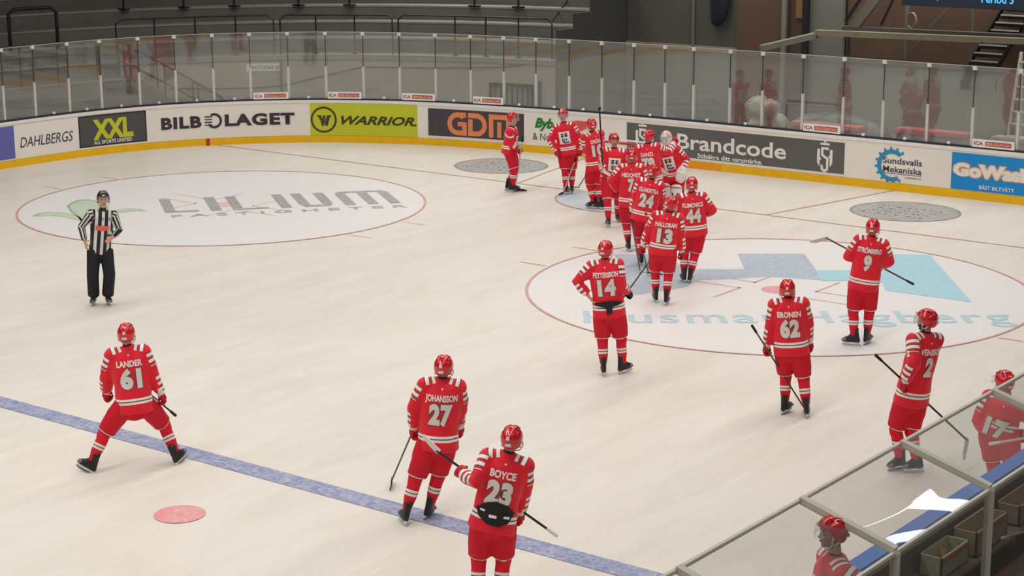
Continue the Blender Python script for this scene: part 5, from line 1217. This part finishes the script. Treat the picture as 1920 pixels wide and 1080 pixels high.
P = PP['7'] = person('person in red jersey 7 half hidden behind jersey 24', ((1179, 471), (1197, 470)), (1184, 308), (1184.4, 293), 0, 0, u_pel=1181, hz=1.0,
    elbows=((1152, 346, 0), (1210, 345, .0)), wrists=((1160, 360, .05), (1205, 360, .22)), number='7', name='HEDQVIST', gloves=(False, True))
b = P.PT((1160, 362, .0)); e = P.PT((1186, 425, .1)); stick('pale hockey stick under the left hand of jersey 7', b, b+unit(e-b)*1.2, P.rt, 'pale', 'pale')
P = PP['79'] = person('person in red jersey 79 reaching one arm round the goalie', ((1212, 426), (1226, 424)), (1213.5, 270.5), (1217, 257), 8, 45, u_pel=1219, hz=1.0,
    elbows=((1190, 300, 0), (1248, 285, .12)), wrists=((1196, 320, .22), (1264, 268, .34)), number='79', name='DANZL')
P = PP['goalie'] = person('goalie in white mask and white leg pads, faced by jersey 79', ((1254, 411), (1272, 410)), (1252, 277), (1249, 260), -160, -160, u_pel=1262, hz=.95,
    elbows=((1236, 300, .05), (1286, 296, .02)), wrists=((1240, 318, .0), (1279, 322, -.12)), crest=True, kit='goalie')
e = onz(1277, 408, .05); stick('pale goalie stick standing by the white leg pads', P.PT((1278, 318, -.2)), e, -P.rt, 'white', 'pale', blade_len=.36)
P = PP['F'] = person('person in red jersey facing the camera without visor, left of jersey 7', ((1141, 426), (1158, 415)), (1152.5, 279), (1151, 263), 172, 168, u_pel=1146, hz=1.0, skin='stubble',
    elbows=((1128, 312, .05), (1175, 310, .05)), wrists=((1133, 322, -.15), (1168, 326, -.15)), crest=True, toes=(-165, 160))
b = P.PT((1124, 203, -.1)); e = P.PT((1130, 318, -.25)); stick('black hockey stick standing upright in front of the end boards', e+unit(b-e)*.0+(e-b)*0, b, P.rt*.2+UP*.1, 'black', blade_len=.06)
e2 = P.PT((1131, 322, -.28)); stick('pale paddle-like stick blade across the waist of the front-facing player', P.PT((1124, 292, -.28)), e2, P.PT((1153, 334, -.28))-e2, 'white', 'pale', tape_knob=False, blade_len=.26)
P = PP['10'] = person('person in red jersey 10 turned away left of the front-facing player', ((1113, 391), (1124, 393)), (1110, 248), (1109, 235), -28, -15, u_pel=1117, hz=1.0,
    elbows=((1097, 285, -.05), (1133, 285, .1)), wrists=((1102, 304, .1), (1128, 302, .25)), toes=(-90, -70), number='10', name='DRÖGE')
b = P.PT((1106, 318, .12)); e = P.PT((1086, 350, .0)); e = onz(1084, 351.5, .04); stick('black hockey stick of jersey 10 reaching left over the ice', b, e, onz(1060, 352)-onz(1084, 351), 'black', blade_len=.3)
P = PP['T'] = person('tall person in red jersey with visor facing the camera by the end boards', ((1062, 364), (1072, 361)), (1056.6, 231), (1055.5, 216), -170, -160, u_pel=1064, hz=1.02, visor=True,
    elbows=((1036, 262, 0), (1087, 260, 0)), wrists=((1042, 284, -.08), (1088, 281, -.05)), crest=True, toes=(150, 175))
b = P.PT((1080, 296, -.12)); e = onz(1056, 362, .04); stick('dark hockey stick slanting down in front of the tall facing player', b, e, onz(1044, 371)-onz(1056, 362), 'black', 'pale')
P = PP['L'] = person('person in red jersey in profile, leftmost by the orange lettered advert', ((955, 357), (962, 360)), (960, 239), (961, 223), 100, 100, u_pel=957, hz=1.0, visor=True,
    elbows=((943, 270, -.22), (955, 268, .22)), wrists=((966, 277, -.2), (972, 279, .12)), toes=(70, 80), crest=True, dneck=0)
b = P.PT((980, 257, -.05)); e = onz(966, 357, .04); stick('pale hockey stick held upright by the player in profile', b, e, P.rt, 'black', 'pale')
# the linesman
P = PP['ref'] = person('linesman in black and white striped shirt and black helmet, standing alone', ((176, 571), (203, 571)), (192.5, 393), (193.5, 374), 174, 176, u_pel=191.5, hz=.97, kit='ref', gloves=(False, False), category='person',
    elbows=((160, 428, .02), (222, 430, .08)), wrists=((160, 455, -.02), (210, 446, -.12)), toes=(195, 165), visor=True, strap=True)
q = text_bm('ATEA', .17, .055, .04); o_ = P.lc(P.Nk-P.sp*.30); xd = np.cross(P.sp, P.Fs)
obj('chest_badge', project_on(P.bvh, rect_bm(-.115, -.045, .115, .04), o_, xd, P.sp, P.Fs, .007), mat('coral_badge', (228, 104, 84), .6), P.J)
q.free()
obj('chest_pocket', project_on(P.bvh, merge(disc_bm(.03, 16, 1, 1, .13, .16), disc_bm(.02, 12, 1, 1, 0, .16)), o_, xd, P.sp, P.Fs, .009), mat('grey_badge', (150, 152, 150), .6), P.J)
# right edge and bench
P = PP['17'] = person('person in red jersey 17 on the ice beyond the bench, cut by the right edge', ((1870, 950), (1900, 950)), (1890, 744), (1883, 718), 8, -35, u_pel=1886, hz=1.0,
    elbows=((1838, 787, 0), (1935, 790, 0)), wrists=((1850, 812, .15), (1925, 815, .15)), number='17', visor=True)
b = P.PT((1862, 812, .3)); stick('white hockey stick across the back of the right-edge player', P.PT((1858, 832, -.24)), P.PT((1960, 815, -.24)), UP, 'white', 'pale')

# ================================================================== THE GOAL
gl = empty('hockey_goal', (0, 0, 0), label='red hockey goal hidden behind the group of players', category='goal'); M_gred = mat('goal_red', (200, 40, 44), .4); M_net = mat('white_net', (220, 218, 212), .8)
for sx, nm in ((-1, 'post'), (1, 'post')):
    bm = bmesh.new(); tube(bm, [(sx*.915, 0, 0), (sx*.915, 0, 1.22)], [.03, .03], 12); obj(nm, bm, M_gred, gl, True)
bm = bmesh.new(); tube(bm, [(-.915, 0, 1.22), (.915, 0, 1.22)], [.03, .03], 12); obj('crossbar', bm, M_gred, gl, True)
bm = bmesh.new(); tube(bm, [(-.915, 0, .03), (-.95, .7, .03), (-.6, 1.1, .03), (.6, 1.1, .03), (.95, .7, .03), (.915, 0, .03)], [.025]*6, 8); obj('base_frame', bm, mat('white_pipe', (222, 220, 214), .4), gl, True)
bm = bmesh.new(); tube(bm, [(-.915, 0, 1.22), (-.7, .5, 1.2), (.7, .5, 1.2), (.915, 0, 1.22)], [.022]*4, 8); obj('top_frame', bm, mat('white_pipe', (222, 220, 214), .4), gl, True)
bm = bmesh.new(); K = 22
back = lambda t, z: np.array([-.9+1.8*t, (.5+(1.1-.5)*(1-z/1.2))*(1-.25*abs(2*t-1)**3), z])
for k in range(K+1): tube(bm, [back(k/K, z) for z in np.linspace(.04, 1.2, 5)], [.004]*5, 4, cap=False)
for z in np.linspace(.06, 1.2, 15): tube(bm, [back(t, z) for t in np.linspace(0, 1, 12)], [.004]*12, 4, cap=False)
for sx in (-1, 1):
    for z in np.linspace(.06, 1.2, 15): tube(bm, [(sx*.9, 0, z), back(0 if sx < 0 else 1, z)], [.004]*2, 4, cap=False)
obj('net', bm, M_net, gl)

# ================================================================== THE PLAYERS BENCH WITH ITS CLEAR ROOF
XF, ZF, XR, ZR = 15.52, 2.18, 16.42, 1.91
ys = [-26.9, -24.9, -22.9, -20.93, -18.98, -16.86, -14.8, -12.8, -10.8]
shl = empty('bench_shelter', (XR, -18.93, 0), label='aluminium framed clear roof and back glass over the players bench at the lower right', category='shelter'); so = np.array(shl.location)
M_alu = mat('dull_aluminium', (198, 192, 178), .42, metal=.0, noise_amt=.06); M_roof = glass('roof_acrylic', (.88, .89, .87), refl=.05, rough=.015, haze=.09, wavy=.002, wscale=1.1); M_bgl = glass('bench_back_glass', (.80, .80, .78), refl=.03, rough=.03, haze=.02)
def bar(name, p, q, w, h): 
    bm = bmesh.new(); p, q = np.asarray(p)-so, np.asarray(q)-so; x, y, d = frame_from(q-p, (0, 0, 1))
    vs = [bm.verts.new(Vector(e+sx*x*w/2+sy*y*h/2)) for e in (p, q) for sx, sy in ((-1, -1), (1, -1), (1, 1), (-1, 1))]
    for f in ((0, 1, 2, 3), (7, 6, 5, 4), (0, 4, 5, 1), (1, 5, 6, 2), (2, 6, 7, 3), (3, 7, 4, 0)): bm.faces.new([vs[i] for i in f])
    bmesh.ops.recalc_face_normals(bm, faces=bm.faces); return obj(name, bm, M_alu, shl)
bar('front_rail', (XF, ys[0], ZF), (XF, ys[-1], ZF), .035, .03)
bar('rear_rail', (XR, ys[0], ZR), (XR, ys[-1], ZR), .03, .03)
for i, y in enumerate(ys):
    bar('crossbar', (XF, y, ZF+.01), (XR, y, ZR+.02), .075, .06); bar('rear_post', (XR, y, .15), (XR, y, ZR), .075, .06)
    bar('front_post', (15.54, y, 1.19), (15.54, y, ZF-.02), .04, .04) if i in (0, len(ys)-1) else None
    if i < len(ys)-1:
        y1 = ys[i+1]; bm = bmesh.new(); N_ = 28; g = {}
        tilt_ = 0 if i == 3 else (.05 if i % 2 else -.04)
        for a in range(N_+1):
            for b in range(N_+1):
                u_, v_ = a/N_, b/N_; kk_ = .50+.06*math.sin(4*v_); sag = (.088*min(u_/kk_, (1-u_)/(1-kk_))*math.sin(PI*v_)**.25 if i == 3 else .008*math.sin(PI*u_)*math.sin(PI*v_))+(.010*noise.noise(Vector((u_*2.2+i*3, v_*2.6, 1)))*math.sin(PI*u_)*math.sin(PI*v_) if i == 3 else 0)
                g[a, b] = bm.verts.new(Vector((XF+(XR-XF)*u_, y+.04+(y1-y-.08)*v_, ZF+(ZR-ZF)*u_-sag))-Vector(so))
        for a in range(N_):
            for b in range(N_): bm.faces.new((g[a, b], g[a+1, b], g[a+1, b+1], g[a, b+1]))
        bmesh.ops.recalc_face_normals(bm, faces=bm.faces); obj('roof_pane', bm, M_roof, shl, True)
        bm = bmesh.new(); box(bm, np.array((XR-.006, y+.04, .2))-so, np.array((XR+.006, y1-.04, ZR-.02))-so); obj('back_pane', bm, M_bgl, shl)
# dark inner wall, floor, seat
M_rub = mat('dark_rubber', (84, 80, 76), .8); M_inner = mat('bench_inner_board', (104, 94, 88), .6, noise_amt=.2)
bm = bmesh.new(); box(bm, (15.58, -28, 0), (18.4, -9, .16)); obj('floor_bench', bm, M_rub, kind='structure')
bm = bmesh.new(); box(bm, (15.58, -28, .17), (15.66, -9, 1.14)); obj('wall_bench', bm, M_inner, kind='structure')
bm = bmesh.new(); box(bm, (15.60, -28, 1.145), (15.66, -9, 1.19)); obj('trim_3', bm, mat('pale_trim', (196, 192, 184), .5), kind='structure')
sb2 = empty('players_seat', (16.2, -18.5, .16), label='long tan seat with orange edge inside the players bench', category='bench'); o2 = np.array(sb2.location)
bm = bmesh.new(); box(bm, np.array((16.05, -27, .52))-o2, np.array((16.38, -10, .57))-o2); obj('seat_board', bm, mat('tan_board', (150, 132, 112), .6, noise_amt=.2), sb2)
bm = bmesh.new(); box(bm, np.array((16.02, -27, .50))-o2, np.array((16.05, -10, .58))-o2); obj('edge_strip', bm, mat('orange_red', (206, 84, 50), .6), sb2)
for y in np.arange(-26.5, -10, 1.5):
    bm = bmesh.new(); box(bm, np.array((16.1, y, .16))-o2, np.array((16.34, y+.05, .52))-o2); obj('leg', bm, M_alu, sb2)
# things inside the bench
def crate(x, y, ang, w, d, h, z, m1, m2, label):
    r = empty('crate', (x, y, z), label=label, category='crate'); r.rotation_euler.z = ang
    for a, b in (((-w/2, -d/2, 0), (w/2, -d/2+.02, h)), ((-w/2, d/2-.02, 0), (w/2, d/2, h)), ((-w/2, -d/2, 0), (-w/2+.02, d/2, h)), ((w/2-.02, -d/2, 0), (w/2, d/2, h))):
        bm = bmesh.new(); box(bm, a, b); obj('side_panel', bm, m1, r)
    bm = bmesh.new(); box(bm, (-w/2, -d/2, 0), (w/2, d/2, .02)); obj('base', bm, m1, r)
    bm = bmesh.new(); box(bm, (w/2, -d/2+.01, h-.06), (w/2+.006, d/2-.01, h-.02)); obj('edge_band', bm, m2, r)
    return r
M_grn = mat('pale_green_rim', (176, 186, 150), .5); M_och = mat('ochre_fill', (186, 146, 70), .6); M_ora = mat('orange_red', (206, 84, 50))
shf = empty('bottle_shelf', (15.8, -18, .83), label='narrow tan shelf along the inside of the bench boards', category='shelf'); bm = bmesh.new(); box(bm, (-.14, -8, 0), (.22, 7, .03)); obj('shelf_board', bm, mat('tan_board', (150, 132, 112)), shf)
for y in range(-7, 7, 2): bm = bmesh.new(); box(bm, (-.13, y, -.2), (.1, y+.04, 0)); obj('bracket', bm, M_alu, shf)
c1 = crate(15.82, -18.55, .0, .24, .62, .22, .862, M_grn, M_ora, 'pale green crate of yellow bottles on the bench shelf')
for k in range(4):
    b_ = empty('water_bottle', (15.82+(.05 if k % 2 else -.04), -18.78+.15*k, .885), label='yellow water bottle in the pale green crate', category='bottle', group='bottles in the bench crate')
    bm = bmesh.new(); tube(bm, [(0, 0, 0), (0, 0, .13), (0, 0, .16)], [.035, .035, .018], 12); obj('bottle_body', bm, M_och, b_, True)
    bm = bmesh.new(); tube(bm, [(0, 0, .165), (0, 0, .19)], [.016, .010], 10); obj('cap', bm, M_ora, b_, True)
crate(15.84, -17.75, .0, .26, .75, .26, .862, mat('tan_wood', (168, 150, 126), .6, noise_amt=.15), M_ora, 'tan wooden stick crate with orange band beside the bottle crate')
crate(15.84, -16.6, .0, .26, .9, .22, .862, mat('tan_wood', (168, 150, 126), .6), M_ora, 'tan wooden crate with orange band right of the corner post')
bm = bmesh.new(); tube(bm, [(0, -.45, .18), (0, 0, .2), (0, .45, .18)], [(.17, .15), (.19, .19), (.17, .15)], 16, xax=(1, 0, 0)); me = remesh(bm, .02, 3)
o = link('equipment_bag', me, None, mat('slate_bag', (70, 74, 84), .8, bump=.4)); o.location = (16.1, -17.1, .16); o['label'] = 'dark slate equipment bag on the floor of the players bench'; o['category'] = 'bag'
bm = bmesh.new(); tube(bm, [(0, -.2, .1), (0, .25, .12)], [(.14, .10), (.16, .12)], 14, xax=(1, 0, 0)); me = remesh(bm, .02, 3)
o = link('rolled_jacket', me, None, mat('black_cloth', (38, 36, 38), .9, bump=.5)); o.location = (15.98, -20.2, .95); o.location = (16.2, -20.05, .575); o['label'] = 'crumpled black jacket lying on the tan seat under the bright reflection'; o['category'] = 'jacket'
stick('white stick shaft leaning inside the bench right of the corner post', (16.18, -18.0, 1.08), (16.08, -16.75, .80), (0, .2, -1), 'white', 'pale')
# player standing in the bench, in profile
f0, f1 = proj([(15.90, -21.0, .16), (15.98, -20.8, .16)])
hB = onx(1561, 997, 15.93)
P = person('person in red jersey with visor standing in the bench, facing left at the bottom edge', (tuple(f0), tuple(f1)), (1568, 1043), (1560, 1000), -112, -105, u_pel=1578, hz=.96, dneck=0, dhead=-.03, visor=True, skin='stubble', gz=.16,
    elbows=((1560, 1120, .25), (1622, 1110, -.25)), wrists=((1545, 1130, .2), (1590, 1150, -.25)), crest=True, number=None)
